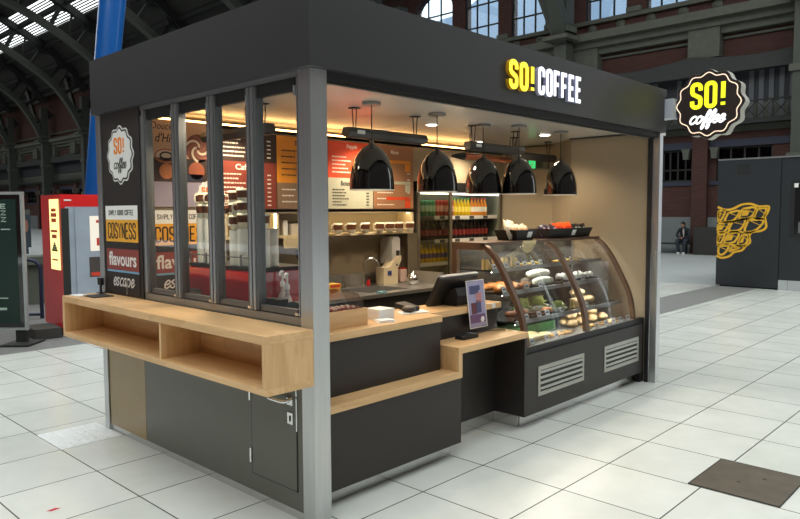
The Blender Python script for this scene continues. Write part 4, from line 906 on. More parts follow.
t = thing('credit_terminal', (1.24, 0.50, 0.93), 'small dark payment terminal with cable beside the till', 'card terminal')
b = MB(); b.obox((1.22, 0.50, 0.958), (0.05, 0, 0), (0, 0.07, 0.012), (0, -0.003, 0.018)); b.build('body', M_black, t, bevel=0.006); b = MB(); b.blob((1.17, 0.44, 0.955), (0.05, 0.05, 0.022), 12); b.build('cradle', mat('dark_brown', srgb(48, 38, 32), 0.3), t)
# till
t = thing('cash_register', (1.65, 0.52, 0.93), 'large black touch-screen till on the worktop, its back to the customers', 'till')
b = MB(); b.prism([(0.40, 0.932), (0.60, 0.932), (0.60, 0.95), (0.50, 1.0), (0.45, 1.04), (0.41, 1.06), (0.385, 1.0)], (1.62, 0, 0), Y_, Z_, 0.22); b.build('stand', M_black, t, bevel=0.008)
b = MB(); b.obox((1.69, 0.49, 1.035), (0.215, 0, 0), (0, -0.06, 0.105), (0, 0.016, 0.009)); b.build('screen_housing', mat('till_black', srgb(34, 35, 36), 0.35), t, bevel=0.006)
b = MB(); b.obox((1.69, 0.43, 1.148), (0.21, 0, 0), (0, 0.012, 0.006), (0, -0.002, 0.004)); b.build('top_edge', mat('till_silver', srgb(150, 152, 156), 0.35, 0.4), t)
b = MB(); b.obox((1.69, 0.508, 1.045), (0.195, 0, 0), (0, -0.052, 0.091), (0, 0.001, 0.0006)); b.build('screen', mat('screen_glass', srgb(60, 70, 82), 0.1), t)
b = MB(); b.tube([(1.60, 0.42, 1.13), (1.63, 0.38, 1.12), (1.68, 0.36, 1.11), (1.74, 0.35, 1.13)], 0.003, 6); b.build('cable', M_black, t)
# promotional card hanging over the front of the counter
t = thing('promo_card', (1.74, 0.31, 0.77), 'lilac promotional card in a clear holder hanging over the counter front', 'card')
b = MB(); b.obox((1.73, 0.305, 0.945), (0.095, 0, 0.004), (-0.0313, -0.004, 0.165), (0, 0.0025, 0)); b.build('card', mat('lilac_print', srgb(158, 152, 186), 0.4), t)
b = MB()
for (cx, cz, w, h, m_) in ((-0.035, -0.03, 0.028, 0.04, 0), (0.022, -0.02, 0.026, 0.045, 1), (0.0, -0.105, 0.085, 0.03, 2), (0.03, 0.045, 0.03, 0.035, 3), (-0.01, 0.115, 0.06, 0.018, 1), (-0.02, 0.085, 0.05, 0.012, 1)):
    b.obox((1.73+cx-0.19*cz, 0.3015-0.0242*cz, 0.945+cz), (w, 0, 0), (-0.19*h, -0.0242*h, h), (0, 0.0008, 0), m_)
b.blob((1.73+0.05+0.022, 0.3035, 0.945-0.115), (0.022, 0.002, 0.022), 16, 4)
b.build('card_print', [mat('maroon_cup', srgb(96, 40, 52), 0.5), mat('navy_ink', srgb(70, 72, 116), 0.5), mat('purple_print', srgb(108, 72, 116), 0.5), mat('rose_print', srgb(190, 130, 130), 0.5), M_white], t)
b = MB(); fr = [(-0.099, -0.17), (0.099, -0.17), (0.099, 0.17), (-0.099, 0.17)]
b.stroke([(x-0.19*z, z) for x, z in fr], 0.005, (1.73, 0.303, 0.945), X_, (0, -0.0242, 1), 0.003, True); b.build('holder', M_white, t)
b = MB(); b.box(1.925, 1.965, 0.309, 0.3145, 0.895, 0.927); tag(b.build('price_card', M_paper), 'small white tag on the worktop edge beside the display', 'label')
# card reader on the low desk
t = thing('pin_pad', (1.63, 0.25, 0.727), 'black card reader lying on the low beech desk', 'card reader')
b = MB(); b.prism([(-0.08, 0.0), (0.09, 0.0), (0.09, 0.018), (0.02, 0.034), (-0.07, 0.026)], (1.56, 0.225, 0.7275), X_, Z_, -0.075); b.build('body', M_black, t, bevel=0.006)
b = MB(); b.obox((1.61, 0.262, 0.7575), (0.025, 0, 0.0), (0, 0.025, 0), (0.0, 0, 0.001)); b.build('screen', mat('grey_screen', srgb(130, 136, 140), 0.2), t)
b = MB(); b.tube([(1.65, 0.27, 0.735), (1.76, 0.31, 0.731), (1.88, 0.33, 0.731), (1.97, 0.29, 0.731), (2.0, 0.26, 0.731), (1.985, 0.24, 0.731)], 0.0035, 6); b.build('cable', M_black, t)
# ---- things around the sink
t = thing('towel_dispenser', (2.62, 2.15, 1.17), 'white wall dispenser with grey cover above the sink corner', 'dispenser')
b = MB(); b.prism([(0, 0), (0.10, 0), (0.115, 0.02), (0.115, 0.24), (0.09, 0.265), (0.03, 0.265), (0, 0.22)], (2.64, 2.02, 1.09), X_, Z_, -0.16); b.build('cover', M_white, t, bevel=0.012)
b = MB(); b.box(2.70, 2.728, 2.0, 2.0195, 1.17, 1.22); b.build('emblem', M_irond, t)
t = thing('soap_holder', (2.47, 2.1, 0.9), 'cream plastic holder with sloping back and small blue label beside the tap', 'holder')
b = MB(); b.prism([(0, 0), (0.19, 0), (0.19, 0.14), (0.24, 0.23), (0.24, 0.27), (0.19, 0.27), (0.08, 0.165), (0, 0.165)], (2.50, 1.99, 0.9005), X_, Z_, -0.11); b.build('body', mat('cream_plastic', srgb(226, 212, 180), 0.4), t, bevel=0.004)
b = MB(); b.box(2.55, 2.60, 1.9855, 1.9895, 0.99, 1.03); b.blob((2.675, 1.985, 1.085), (0.012, 0.004, 0.012), 10); b.build('blue_label', mat('blue_print', srgb(40, 56, 120), 0.5), t)
b = MB(); b.lathe([(0.03, 0), (0.055, 0.03), (0.058, 0.06), (0.04, 0.10), (0.012, 0.115), (0.012, 0.13), (0.0, 0.135)], (2.70, 1.80, 0.9005), 20); tag(b.build('steel_teapot', M_chrome), 'round shiny steel pot at the cooler end of the sink counter', 'pot')
t = thing('cleaning_bottle', (2.67, 2.05, 0.90), 'white bottle with red cap behind the steel pot', 'bottle')
b = MB(); b.box(2.76, 2.86, 2.02, 2.08, 0.9005, 1.03); b.build('body', mat('pink_white', srgb(214, 186, 176), 0.5), t, bevel=0.01); b = MB(); b.box(2.77, 2.85, 2.03, 2.07, 1.031, 1.048); b.build('cap', mat('cap_red', srgb(190, 40, 30), 0.4), t)
b = MB(); b.lathe([(0.022, 0), (0.024, 0.05), (0.012, 0.07), (0.012, 0.09)], (2.08, 2.10, 0.9005), 14); b.tube([(2.08, 2.10, 0.99), (2.05, 2.09, 1.0)], 0.008, 6); tag(b.build('soap_bottle', thin_glass('clear_soap', (0.8, 0.8, 0.75), 1.4)), 'small clear pump bottle between the tap and the cartons', 'bottle')
b = MB(); b.box(1.99, 2.07, 1.53, 1.58, 0.9005, 0.915); tag(b.build('sponge', mat('sponge_blue', srgb(120, 170, 186), 0.9)), 'pale blue sponge on the front edge of the sink', 'sponge')
b = MB(); b.lathe([(0.016, 0), (0.018, 0.03), (0.012, 0.05), (0.014, 0.06)], (2.34, 1.98+0.06, 0.9005), 12); tag(b.build('red_bottle', mat('red_plastic', srgb(190, 30, 36), 0.4)), 'tiny red bottle on the sink rim under the tap', 'bottle')
for x, y, z, lb in ((1.66, 1.88, 0.0, 'lower'), (1.67, 1.88, 0.041, 'upper')):
    t = thing('food_carton', (x, y, 0.9005+z), 'yellow and red carton on the sink counter near the steel post, %s of two' % lb, 'carton')
    b = MB(); b.box(x-0.14, x+0.14, y-0.05, y+0.05, 0.9005+z, 0.94+z); b.build('carton', mat('carton_yellow', srgb(232, 186, 90), 0.5), t)
    b = MB(); b.box(x+0.02, x+0.13, y-0.0512, y-0.0502, 0.91+z, 0.932+z); b.build('carton_print', mat('carton_red', srgb(206, 70, 40), 0.5), t)

# ---- drinks cooler
ck = thing('drinks_cooler', (3.7, 2.2, 0), 'drinks cooler with black header and white shelf edges, standing behind the display counter', 'cooler')
CX0, CX1 = 3.00, 4.43
b = MB(); b.box(CX0, CX0+0.03, YB, 2.37, 0.02, 1.80); b.box(CX1-0.03, CX1, YB, 2.37, 0.02, 1.80); b.box(CX0, CX1, 2.33, 2.37, 0.02, 1.80); b.box(CX0+0.03, CX1-0.03, YB, 2.33, 0.02, 0.85); b.build('cabinet', mat('grey_cabinet', srgb(112, 104, 90), 0.4, 0.3), ck)
b = MB(); b.box(CX0-0.03, CX1-0.02, YB-0.02, 2.37, 1.80, 1.899); b.build('header', M_black, ck)
b = MB(); b.box(CX0+0.03, CX1-0.03, 2.322, 2.329, 0.86, 1.79); b.box(CX1-0.036, CX1-0.031, 2.02, 2.32, 0.86, 1.79); b.build('lining', mat('pale_lining', srgb(150, 156, 140), 0.3, 0.3), ck)
b = MB(); b.box(CX0+0.05, CX1-0.05, YB+0.008, YB+0.03, 1.775, 1.79); b.build('light_tube', M_cool, ck)
for z in (0.86, 1.065, 1.30, 1.545):
    b = MB(); b.box(CX0+0.031, CX1-0.037, YB+0.03, 2.32, z-0.012, z); b.build('shelf', M_steel2, ck)
    b = MB(); b.box(CX0+0.28 if z > 1.2 else CX0+0.05, CX1-0.05, YB+0.022, YB+0.029, z-0.03, z+0.008)
    b.build('price_rail', M_white, ck)
    if z > 1.2:
        b = MB()
        for q in range(4): b.box(CX0+0.36+q*0.25, CX0+0.44+q*0.25, YB+0.019, YB+0.0215, z-0.026, z+0.004)
        b.build('price_strip', M_iron, ck)
b = MB(); b.box(3.485, 3.525, YB-0.012, YB+0.012, 0.86, 1.80); b.build('mullion', mat('mullion', srgb(116, 108, 92), 0.4, 0.4), ck)
b = MB(); b.box(3.032, 3.484, YB+0.0, YB+0.004, 0.87, 1.795); b.build('sliding_door', thin_glass('door_glass', (0.78, 0.77, 0.70), 1.4), ck)
def make_bottle(nm, lab, body, cap_c, lab_c, can=False, h=0.19):
    t = thing(nm, (0, 0, 0), lab, 'bottle' if not can else 'can')
    b = MB()
    if can: b.lathe([(0.022, 0), (0.027, 0.006), (0.027, 0.135), (0.022, 0.148), (0.0, 0.146)], (0, 0, 0), 14)
    else: b.lathe([(0.022, 0), (0.027, 0.006), (0.027, 0.11*h/0.19), (0.022, 0.13*h/0.19), (0.010, 0.165*h/0.19), (0.010, h-0.012)], (0, 0, 0), 14)
    b.build('body', body, t)
    if cap_c is not None: b = MB(); b.lathe([(0.0125, h-0.012), (0.0125, h+0.002), (0.0, h+0.002)], (0, 0, 0), 12); b.build('cap', cap_c, t)
    if lab_c is not None: b = MB(); b.lathe([(0.0277, 0.045), (0.0277, 0.10*h/0.19)], (0, 0, 0), 14); b.f = b.f[:-2]; b.m = b.m[:-2]; b.sm = b.sm[:-2]; b.build('bottle_label', lab_c, t)
    return Proto(t)
g_can = make_bottle('drink_can', 'green can', mat('can_green', srgb(70, 150, 104), 0.3, 0.3), None, mat('can_mint', srgb(170, 204, 172), 0.4), True)
r_can = make_bottle('drink_can', 'red can', mat('can_red', srgb(196, 62, 44), 0.3, 0.3), None, mat('can_pink', srgb(228, 170, 150), 0.4), True)
y_bot = make_bottle('juice_bottle', 'yellow', mat('juice_yellow', srgb(244, 204, 40), 0.25), mat('green_cap', srgb(60, 160, 70), 0.4), mat('juice_label', srgb(246, 220, 90), 0.5), h=0.185)
w_bot = make_bottle('juice_bottle', 'white', mat('juice_amber', srgb(232, 150, 50), 0.25), mat('red_cap', srgb(200, 50, 40), 0.4), mat('white_label', srgb(244, 240, 226), 0.5), h=0.185)
c_bot = make_bottle('cola_bottle', 'cola', mat('cola', srgb(34, 16, 14), 0.12), mat('cola_cap', srgb(40, 36, 36), 0.4), mat('cola_label', srgb(126, 40, 36), 0.5), h=0.20)
o_bot = make_bottle('juice_bottle', 'pale yellow', mat('lemon', srgb(236, 200, 50), 0.25), mat('yellow_cap', srgb(240, 216, 90), 0.4), mat('blue_pink_label', srgb(110, 92, 128), 0.5), h=0.17)
ords = ['first', 'second', 'third', 'fourth', 'fifth', 'sixth', 'seventh', 'eighth', 'ninth', 'tenth', 'eleventh', 'twelfth', 'thirteenth', 'fourteenth', 'fifteenth', 'sixteenth', 'seventeenth', 'eighteenth']
x = CX0+0.075
for pr, n, g, what, sz in ((g_can, 5, 'green cans on the top cooler shelf', 'green drink can', 1.15), (r_can, 5, 'red cans on the top cooler shelf', 'red drink can', 1.15), (y_bot, 5, 'yellow bottles on the top cooler shelf', 'yellow juice bottle with green cap', 1.05), (w_bot, 5, 'white-labelled bottles on the top cooler shelf', 'juice bottle with white label', 1.05)):
    for i in range(n):
        pr.place((x, YB+0.085, 1.5455), rz=random.uniform(0, 6), label='%s, top cooler shelf, %s of its kind from sink' % (what, ords[i]), group=g, sc=sz); x += 0.060
x = CX0+0.075
for i in range(18):
    if abs(x-3.505) < 0.0: pass
    c_bot.place((x, YB+0.085, 1.3005), rz=random.uniform(0, 6), label='dark cola bottle, middle cooler shelf, %s from the sink side' % ords[i], group='cola bottles on the middle cooler shelf'); x += 0.068
x = CX0+0.075
for i in range(8): o_bot.place((x, YB+0.085, 1.0655), rz=random.uniform(0, 6), label='yellow bottle with purple label, lower cooler shelf, %s from the sink' % ords[i], group='yellow bottles on the lower cooler shelf', sc=1.1); x += 0.063

# ---- exit sign
t = thing('exit_sign', (XR-0.02, 1.52, 2.03), 'small green and grey illuminated exit sign on the inner side wall', 'exit sign')
b = MB(); b.box(XR-0.03, XR-0.0005, 1.39, 1.64, 2.05, 2.17); b.build('box', mat('sign_grey', srgb(96, 100, 84), 0.5), t)
b = MB(); b.box(XR-0.032, XR-0.0305, 1.545, 1.63, 2.065, 2.155); b.build('green_panel', emit('exit_green', (0.05, 0.9, 0.25), 0.8), t)
b = MB(); b.box(XR-0.032, XR-0.0305, 1.45, 1.54, 2.065, 2.155); b.build('pictogram', mat('dark_green', srgb(16, 60, 34), 0.5), t)
b = MB(); b.bar((XR-0.0325, 1.60, 2.08), (XR-0.0325, 1.585, 2.12), 0.001, 0.012); b.blob((XR-0.0325, 1.582, 2.135), (0.001, 0.008, 0.008), 8); b.bar((XR-0.0325, 1.585, 2.115), (XR-0.0325, 1.565, 2.09), 0.001, 0.008); b.build('running_figure', M_white, t)

# ================================================================== ON AND IN THE DISPLAY
TOPZ = 1.3575
def basket(x0, x1, label):
    t = thing('black_basket', ((x0+x1)/2, 0.66, TOPZ), label, 'basket')
    b = MB(); h = 0.085; y0, y1 = 0.56, 0.74; e = 0.028; vs = []
    for z, k in ((0, 0), (h, e)): vs += [(x0-k, y0-k, TOPZ+z), (x1+k, y0-k, TOPZ+z), (x1+k, y1+k, TOPZ+z), (x0-k, y1+k, TOPZ+z)]
    for z, k in ((h, e-0.008), (0.006, -0.008)): vs += [(x0-k, y0-k, TOPZ+z), (x1+k, y0-k, TOPZ+z), (x1+k, y1+k, TOPZ+z), (x0-k, y1+k, TOPZ+z)]
    fs = [(3, 2, 1, 0)]
    for a in (0, 4, 8):
        for k in range(4): fs.append((a+k, a+(k+1) % 4, a+4+(k+1) % 4, a+4+k))
    fs.append((12, 13, 14, 15)); b.add(vs, fs); b.build('tray', mat('black_wicker', srgb(26, 23, 23), 0.6, bump=0.6, scale=60), t)
    xm = (x0+x1)/2+0.05
    b = MB(); b.obox((xm, y0-0.0175, TOPZ+0.045), (0.032, 0, 0), (0, -0.010, 0.024), (0, -0.001, -0.0004)); b.build('price_tag', M_paper, t)
    return t
basket(2.60, 2.84, 'black basket of cream packets on the display top')
basket(3.09, 3.80, 'black basket of dark and orange packets on the display top')
def packet_mesh(w, h, d):
    b = MB(); vs = []; n = 6; mm = 6
    for sgn in (1, -1):
        for i in range(n+1):
            for j in range(mm+1):
                u, v = i/n, j/mm; q = (math.sin(PI*u)*math.sin(PI*v))**0.5 if 0 < u < 1 and 0 < v < 1 else 0
                vs.append(((u-0.5)*w*(1-0.06*math.sin(PI*v)), sgn*d/2*q, v*h))
    fs = []
    for s in (0, 1):
        o = s*(n+1)*(mm+1)
        for i in range(n):
            for j in range(mm): a = o+i*(mm+1)+j; f = (a, a+mm+1, a+mm+2, a+1); fs.append(f if s else tuple(reversed(f)))
    b.add(vs, fs, 0, True); return b
def make_packet(label, col, c2, w=0.11, h=0.13, d=0.05):
    b = packet_mesh(w, h, d); t = b.build('snack_packet', mat(col[0], srgb(*col[1]), 0.35), org=(0, 0, 0)); tag(t, label, 'packet')
    p = MB(); p.blob((0, -d*0.42, h*0.55), (w*0.26, d*0.12, h*0.2), 10); p.build('packet_print', mat(c2[0], srgb(*c2[1]), 0.4), t)
    return Proto(t)
pk_w = make_packet('cream packet', ('packet_cream', (238, 224, 200)), ('packet_tan', (206, 160, 120)))
pk_o = make_packet('orange packet', ('packet_orange', (244, 84, 24)), ('packet_darkorange', (196, 50, 20)), w=0.12)
pk_p = make_packet('purple packet', ('packet_purple', (48, 30, 66)), ('packet_lilac', (196, 170, 190)))
pk_k = make_packet('black packet', ('packet_black', (26, 26, 34)), ('packet_pale', (150, 160, 160)))
zb = TOPZ+0.008
cr = [(2.605, 0.60, 0.0), (2.65, 0.61, 0.1), (2.695, 0.60, -0.1), (2.74, 0.61, 0.15), (2.785, 0.60, -0.2), (2.83, 0.61, 0.15), (2.68, 0.69, 0.2), (2.76, 0.70, 0.1)]
cn = ['front row, nearest the till', 'front row, second from the till', 'front row, third from the till', 'front row, fourth from the till', 'front row, fifth from the till', 'front row, nearest the other basket', 'standing up behind, nearer the till', 'standing up behind, farther from the till']
for (x, y, r), lb in zip(cr, cn): pk_w.place((x, y, zb+(0.035 if 'behind' in lb else 0)), rot=(-0.35, r*1.4, r), label='cream snack packet, '+lb, group='cream packets in the black basket', sc=0.98)
x = 3.13
for pr, n, what in ((pk_p, 3, 'dark purple'), (pk_o, 4, 'bright orange'), (pk_k, 3, 'black')):
    for i in range(n): pr.place((x, 0.61+0.012*(i % 2), zb-0.012), rot=(-0.35, random.uniform(-0.18, 0.18), random.uniform(-0.2, 0.2)), label='%s snack packet on the display top, %s of its colour from the till' % (what, ords[i]), group='dark and orange packets in the black basket', sc=(1.0 if what != 'bright orange' else 1.12)); x += 0.079
b = MB(); b.prism([(0.10, 0.0)]+[(0.10*math.cos(a), -0.02+0.085*math.sin(-a)) for a in [PI*i/14 for i in range(15)]]+[(-0.10, 0.0)], (2.70, 0.497, 1.355), X_, (0, -0.25, 0.97), 0.003)
tag(b.build('paper_flap', mat('cream_card', srgb(244, 220, 168), 0.6)), 'cream rounded card hanging from the bronze top edge of the display', 'card')

# ---- food prototypes
def proto(name, lab, cat, fn):
    b, mats = fn(); t = b.build(name, mats, org=(0, 0, 0)); tag(t, lab, cat); return Proto(t)
def f_croissant():
    b = MB(); pts = []; rs = []
    for i in range(17):
        a = -1.2+2.4*i/16; pts.append((0.06*math.sin(a), 0.05*math.cos(a)-0.03, 0.02)); rs.append(0.004+0.022*math.cos(a*1.15)*(0.9+0.12*(i % 2)))
    b.tube(pts, [max(0.004, r) for r in rs], 10); return b, mat('croissant', srgb(206, 132, 66), 0.5, var=0.25, scale=30)
def f_roll():
    b = MB(); b.blob((0, 0, 0.028), (0.085, 0.042, 0.028), 16, noise=0.03, seed=4); return b, mat('bread_crust', srgb(234, 204, 158), 0.6, var=0.16, scale=14, bump=0.3)
def f_donut():
    b = MB(); b.tube([(0.032*math.cos(a), 0.032*math.sin(a), 0.018) for a in [2*PI*i/18 for i in range(18)]], 0.018, 10, closed=True); b.tube([(0.032*math.cos(a), 0.032*math.sin(a), 0.024) for a in [2*PI*i/18 for i in range(18)]], 0.0155, 10, 1, closed=True); return b, [mat('donut', srgb(226, 186, 110), 0.6, var=0.1), mat('icing', srgb(250, 226, 170), 0.4)]
def f_cookie():
    b = MB(); b.lathe([(0.0, 0.0), (0.045, 0.002), (0.048, 0.009), (0.038, 0.017), (0.0, 0.020)], (0, 0, 0), 16); rn = random.Random(5)
    for i in range(8): a = rn.uniform(0, 6.28); r = rn.uniform(0, 0.034); b.blob((r*math.cos(a), r*math.sin(a), 0.018), (0.006, 0.006, 0.004), 6, 1)
    return b, [mat('cookie', srgb(222, 176, 112), 0.7, var=0.15), mat('choc', srgb(84, 48, 32), 0.5)]
def f_muffin():
    b = MB(); b.lathe([(0.024, 0), (0.033, 0.035)], (0, 0, 0), 14, 1); b.blob((0, 0, 0.042), (0.039, 0.039, 0.024), 14, 0, noise=0.06, seed=3); return b, [mat('muffin', srgb(122, 76, 48), 0.7, var=0.3, scale=40), mat('muffin_case', srgb(222, 196, 176), 0.6)]
def f_sandwich():
    b = MB(); b.prism([(0, 0), (0.11, 0), (0, 0.075)], (-0.05, -0.03, 0.001), X_, Z_, -0.018, 0); b.prism([(0, 0), (0.104, 0), (0, 0.07)], (-0.05, -0.011, 0.001), X_, Z_, -0.012, 1); b.prism([(0, 0), (0.11, 0), (0, 0.075)], (-0.05, 0.002, 0.001), X_, Z_, -0.018, 0); return b, [mat('toast', srgb(228, 196, 140), 0.7, var=0.15), mat('filling', srgb(150, 150, 70), 0.6, var=0.4, scale=60)]
def f_baguette():
    b = MB(); b.tube([(-0.13, 0, 0.03), (-0.115, 0, 0.03), (-0.06, 0, 0.032), (0, 0, 0.033), (0.06, 0, 0.032), (0.115, 0, 0.03), (0.13, 0, 0.03)], [0.008, 0.024, 0.03, 0.031, 0.03, 0.024, 0.008], 12); return b, mat('wrapped_roll', srgb(214, 214, 196), 0.12, var=0.2, scale=20)
def f_tart():
    b = MB(); b.lathe([(0.030, 0), (0.040, 0.018), (0.036, 0.018), (0.0, 0.016)], (0, 0, 0), 16); b.lathe([(0.034, 0.0175), (0.0, 0.022)], (0, 0, 0), 16, 1); return b, [mat('tart_crust', srgb(216, 170, 96), 0.6), mat('custard', srgb(246, 226, 120), 0.3)]
def f_salad():
    b = MB(); rn = random.Random(9); b.lathe([(0.05, 0), (0.07, 0.03), (0.068, 0.03)], (0, 0, 0), 16, 1)
    for i in range(26):
        a = rn.uniform(0, 6.28); r = rn.uniform(0, 0.055); z = 0.03+rn.uniform(0, 0.05)*(1-r/0.08); u = Vector((rn.uniform(-1, 1), rn.uniform(-1, 1), rn.uniform(-.5, .8))).normalized()*0.028; w = u.cross(Vector((0.2, 0.3, 1))).normalized()*0.022
        c = Vector((r*math.cos(a), r*math.sin(a), z)); n_ = u.cross(w).normalized()*0.008
        b.add([c-u-w, c-w*1.1+n_, c+u-w, c+u*1.1+n_*0.5, c+u+w, c+w*1.1-n_, c-u+w, c-u*1.1, c+n_*1.5], [(8, i2, (i2+1) % 8) for i2 in range(8)], 0, True)
    return b, [mat('lettuce', srgb(184, 196, 130), 0.5, var=0.3, scale=30), mat('bowl_clear', srgb(190, 200, 190), 0.2)]
def f_verrine():
    b = MB(); b.lathe([(0.022, 0), (0.030, 0.05), (0.030, 0.052), (0.012, 0.075), (0.0, 0.078)], (0, 0, 0), 14); b.lathe([(0.0225, 0.004), (0.0275, 0.03)], (0, 0, 0), 14, 1); return b, [mat('cream_top', srgb(228, 230, 224), 0.25), mat('berry', srgb(96, 100, 110), 0.4)]
def f_slice():
    b = MB(); b.box(-0.035, 0.035, -0.03, 0.03, 0, 0.014, 0); b.box(-0.035, 0.035, -0.03, 0.03, 0.014, 0.022, 1); b.box(-0.035, 0.035, -0.03, 0.03, 0.022, 0.036, 0); return b, [mat('brownie', srgb(92, 60, 50), 0.6, var=0.2), mat('ganache', srgb(196, 150, 132), 0.4)]
def f_card():
    b = MB(); b.obox((0, 0, 0.0205), (0.024, 0, 0), (0, 0.007, 0.019), (0, 0.001, -0.0003)); b.obox((0, -0.0012, 0.0225), (0.016, 0, 0), (0, 0.0022, 0.006), (0, 0.0004, -0.0001), 1); return b, [M_paper, mat('grey_ink', srgb(120, 124, 140), 0.6)]
cro = proto('croissant', 'croissant', 'croissant', f_croissant); rol = proto('bread_roll', 'bread roll', 'bread roll', f_roll); don = proto('iced_doughnut', 'doughnut', 'doughnut', f_donut)
coo = proto('cookie', 'cookie', 'cookie', f_cookie); muf = proto('muffin', 'muffin', 'muffin', f_muffin); san = proto('sandwich', 'sandwich', 'sandwich', f_sandwich)
bag = proto('wrapped_baguette', 'baguette', 'baguette', f_baguette); tar = proto('custard_tart', 'tart', 'tart', f_tart); sal = proto('salad_bowl', 'salad', 'salad', f_salad)
ver = proto('dessert_pot', 'pot', 'dessert', f_verrine); sli = proto('cake_slice', 'cake slice', 'cake', f_slice); crd = proto('price_card', 'price card', 'price card', f_card)
Z1, Z2, Z3, Z0 = 1.1455, 0.9755, 0.7655, 0.6045
def row(pr, z, y, xs, what, where, rz=0.0, sc=1.0, dz=0.0, jit=0.15):
    for i, x in enumerate(xs): pr.place((x, y, z+dz), rz=rz+random.uniform(-jit, jit), label='%s %s, %s from the till' % (what, where, ords[i]), group='%ss %s' % (what.split()[-1], where), sc=sc)
fr = lambda a, n, s: [a+s*i for i in range(n)]
SH = {Z1: 'on the display top shelf', Z2: 'on the second display shelf', Z3: 'on the third display shelf', Z0: 'on the display bottom deck'}
row(san, Z1, 0.56, fr(2.20, 4, 0.125), 'pale triangular sandwich', SH[Z1], 0.2, 1.1); row(tar, Z1, 0.57, fr(2.70, 3, 0.10), 'small custard tart', SH[Z1]); row(tar, Z1, 0.53, fr(3.17, 4, 0.095), 'yellow tart past the mid frame', SH[Z1], sc=1.1)
row(cro, Z2, 0.44, fr(2.22, 4, 0.115), 'golden croissant', SH[Z2], 0.3, 1.25); row(cro, Z2, 0.60, fr(2.22, 4, 0.115), 'golden croissant at the back', SH[Z2], 0.1, 1.25)
row(bag, Z2, 0.55, [2.84], 'silvery wrapped baguette', SH[Z2], -0.1, 1.2); row(bag, Z2, 0.45, [2.83], 'wrapped baguette in front', SH[Z2], -0.1, 1.2); row(bag, Z2, 0.50, [2.83], 'wrapped baguette piled on two others', SH[Z2], -0.1, 1.2, dz=0.06)
row(ver, Z2, 0.42, fr(3.15, 7, 0.072), 'white cream dessert pot', SH[Z2]); row(ver, Z2, 0.51, fr(3.18, 6, 0.072), 'white cream dessert pot at the back', SH[Z2])
row(muf, Z3, 0.34, fr(2.20, 3, 0.085), 'brown muffin', SH[Z3], sc=1.1); row(sli, Z3, 0.33, fr(2.46, 3, 0.088), 'chocolate cake slice', SH[Z3]); row(cro, Z3, 0.33, [2.72], 'orange-brown croissant', SH[Z3], 0.2, 1.2)
row(sal, Z3, 0.52, [2.63, 2.85], 'green salad bowl', SH[Z3], sc=1.5); row(sal, Z3, 0.345, [2.90], 'green salad bowl near the mid frame', SH[Z3], sc=1.1)
row(rol, Z3, 0.42, [3.34, 3.54], 'oval bread roll', SH[Z3], 0.1, 1.25); row(rol, Z3, 0.47, [3.44], 'oval bread roll laid across two others', SH[Z3], 0.1, 1.25, dz=0.065); row(san, Z3, 0.36, [3.20], 'small sandwich past the mid frame', SH[Z3], 0.1)
row(don, Z0, 0.24, fr(2.19, 5, 0.085), 'pale iced doughnut', SH[Z0], sc=1.05); row(don, Z0, 0.33, fr(2.22, 4, 0.085), 'pale iced doughnut at the back', SH[Z0], sc=1.05); row(coo, Z0, 0.22, fr(2.64, 3, 0.105), 'chocolate chip cookie', SH[Z0])
row(rol, Z0, 0.34, fr(3.12, 4, 0.18), 'round white bread roll', SH[Z0], 0.5, 1.2); row(rol, Z0, 0.43, fr(3.15, 4, 0.18), 'round white bread roll at the back', SH[Z0], 0.6, 1.2); row(rol, Z0, 0.385, fr(3.18, 3, 0.18), 'round white bread roll piled on top', SH[Z0], 0.2, 1.2, dz=0.06)
row(coo, Z0, 0.22, fr(3.16, 5, 0.12), 'pale cookie in front', SH[Z0])
b = MB(); b.box(2.16, 2.95, 0.40, 0.56, Z0+0.0005, Z0+0.075); o = b.build('green_tray', mat('green_leaf_tray', srgb(34, 86, 48), 0.4)); tag(o, 'long green tray at the back of the bottom deck of the display', 'tray')
for z, y, xs in ((Z1, 0.49, (2.20, 2.36, 2.52, 2.62, 2.74, 2.86, 3.25, 3.36)), (Z2, 0.392, (2.19, 2.50, 2.70, 3.22, 3.40)), (Z3, 0.275, (2.32, 2.50, 2.62, 2.84, 3.26)), (Z0, 0.155, (2.22, 2.42, 2.56, 3.22, 3.38, 3.52, 3.66, 3.80))):
    for i, x in enumerate(xs): crd.place((x, y, z), rz=random.uniform(-0.1, 0.1), label='small white price card %s, %s from the till' % (SH[z], ords[i]), group='price cards '+SH[z], sc=1.15)

# ================================================================== AROUND THE KIOSK
# steel access cover and scuffed tactile tile in the floor
t = thing('access_cover', (2.13, -1.39, 0), 'brown-grey square metal access cover let into the pale tiles', 'floor cover')
b = MB(); b.box(1.862, 2.405, -1.635, -1.155, 0.0005, 0.004); b.build('plate', mat('worn_plate', srgb(92, 83, 70), 0.45, 0.2, var=0.25, scale=9, bump=0.3), t)
b = MB()
for x0, x1, y0, y1 in ((1.856, 1.862, -1.64, -1.15), (2.405, 2.411, -1.64, -1.15), (1.856, 2.411, -1.641, -1.635), (1.856, 2.411, -1.155, -1.149)): b.box(x0, x1, y0, y1, 0.0003, 0.005)
b.build('rim', M_irond, t)
b = MB(); b.lathe([(0.012, 0), (0.0, 0.001)], (2.08, -1.36, 0.004), 10); b.lathe([(0.012, 0), (0.0, 0.001)], (2.22, -1.46, 0.004), 10); b.build('key_hole', M_black, t)
t = thing('tactile_tile', (-0.14, 2.35, 0), 'bright white studded floor tile beside the far steel post', 'floor tile')
b = MB(); b.box(-0.425, -0.005, 2.17, 2.62, 0.0005, 0.003); b.build('plate', mat('chalk_white', (0.78, 0.80, 0.80), 0.6, var=0.12, scale=25), t)
b = MB()
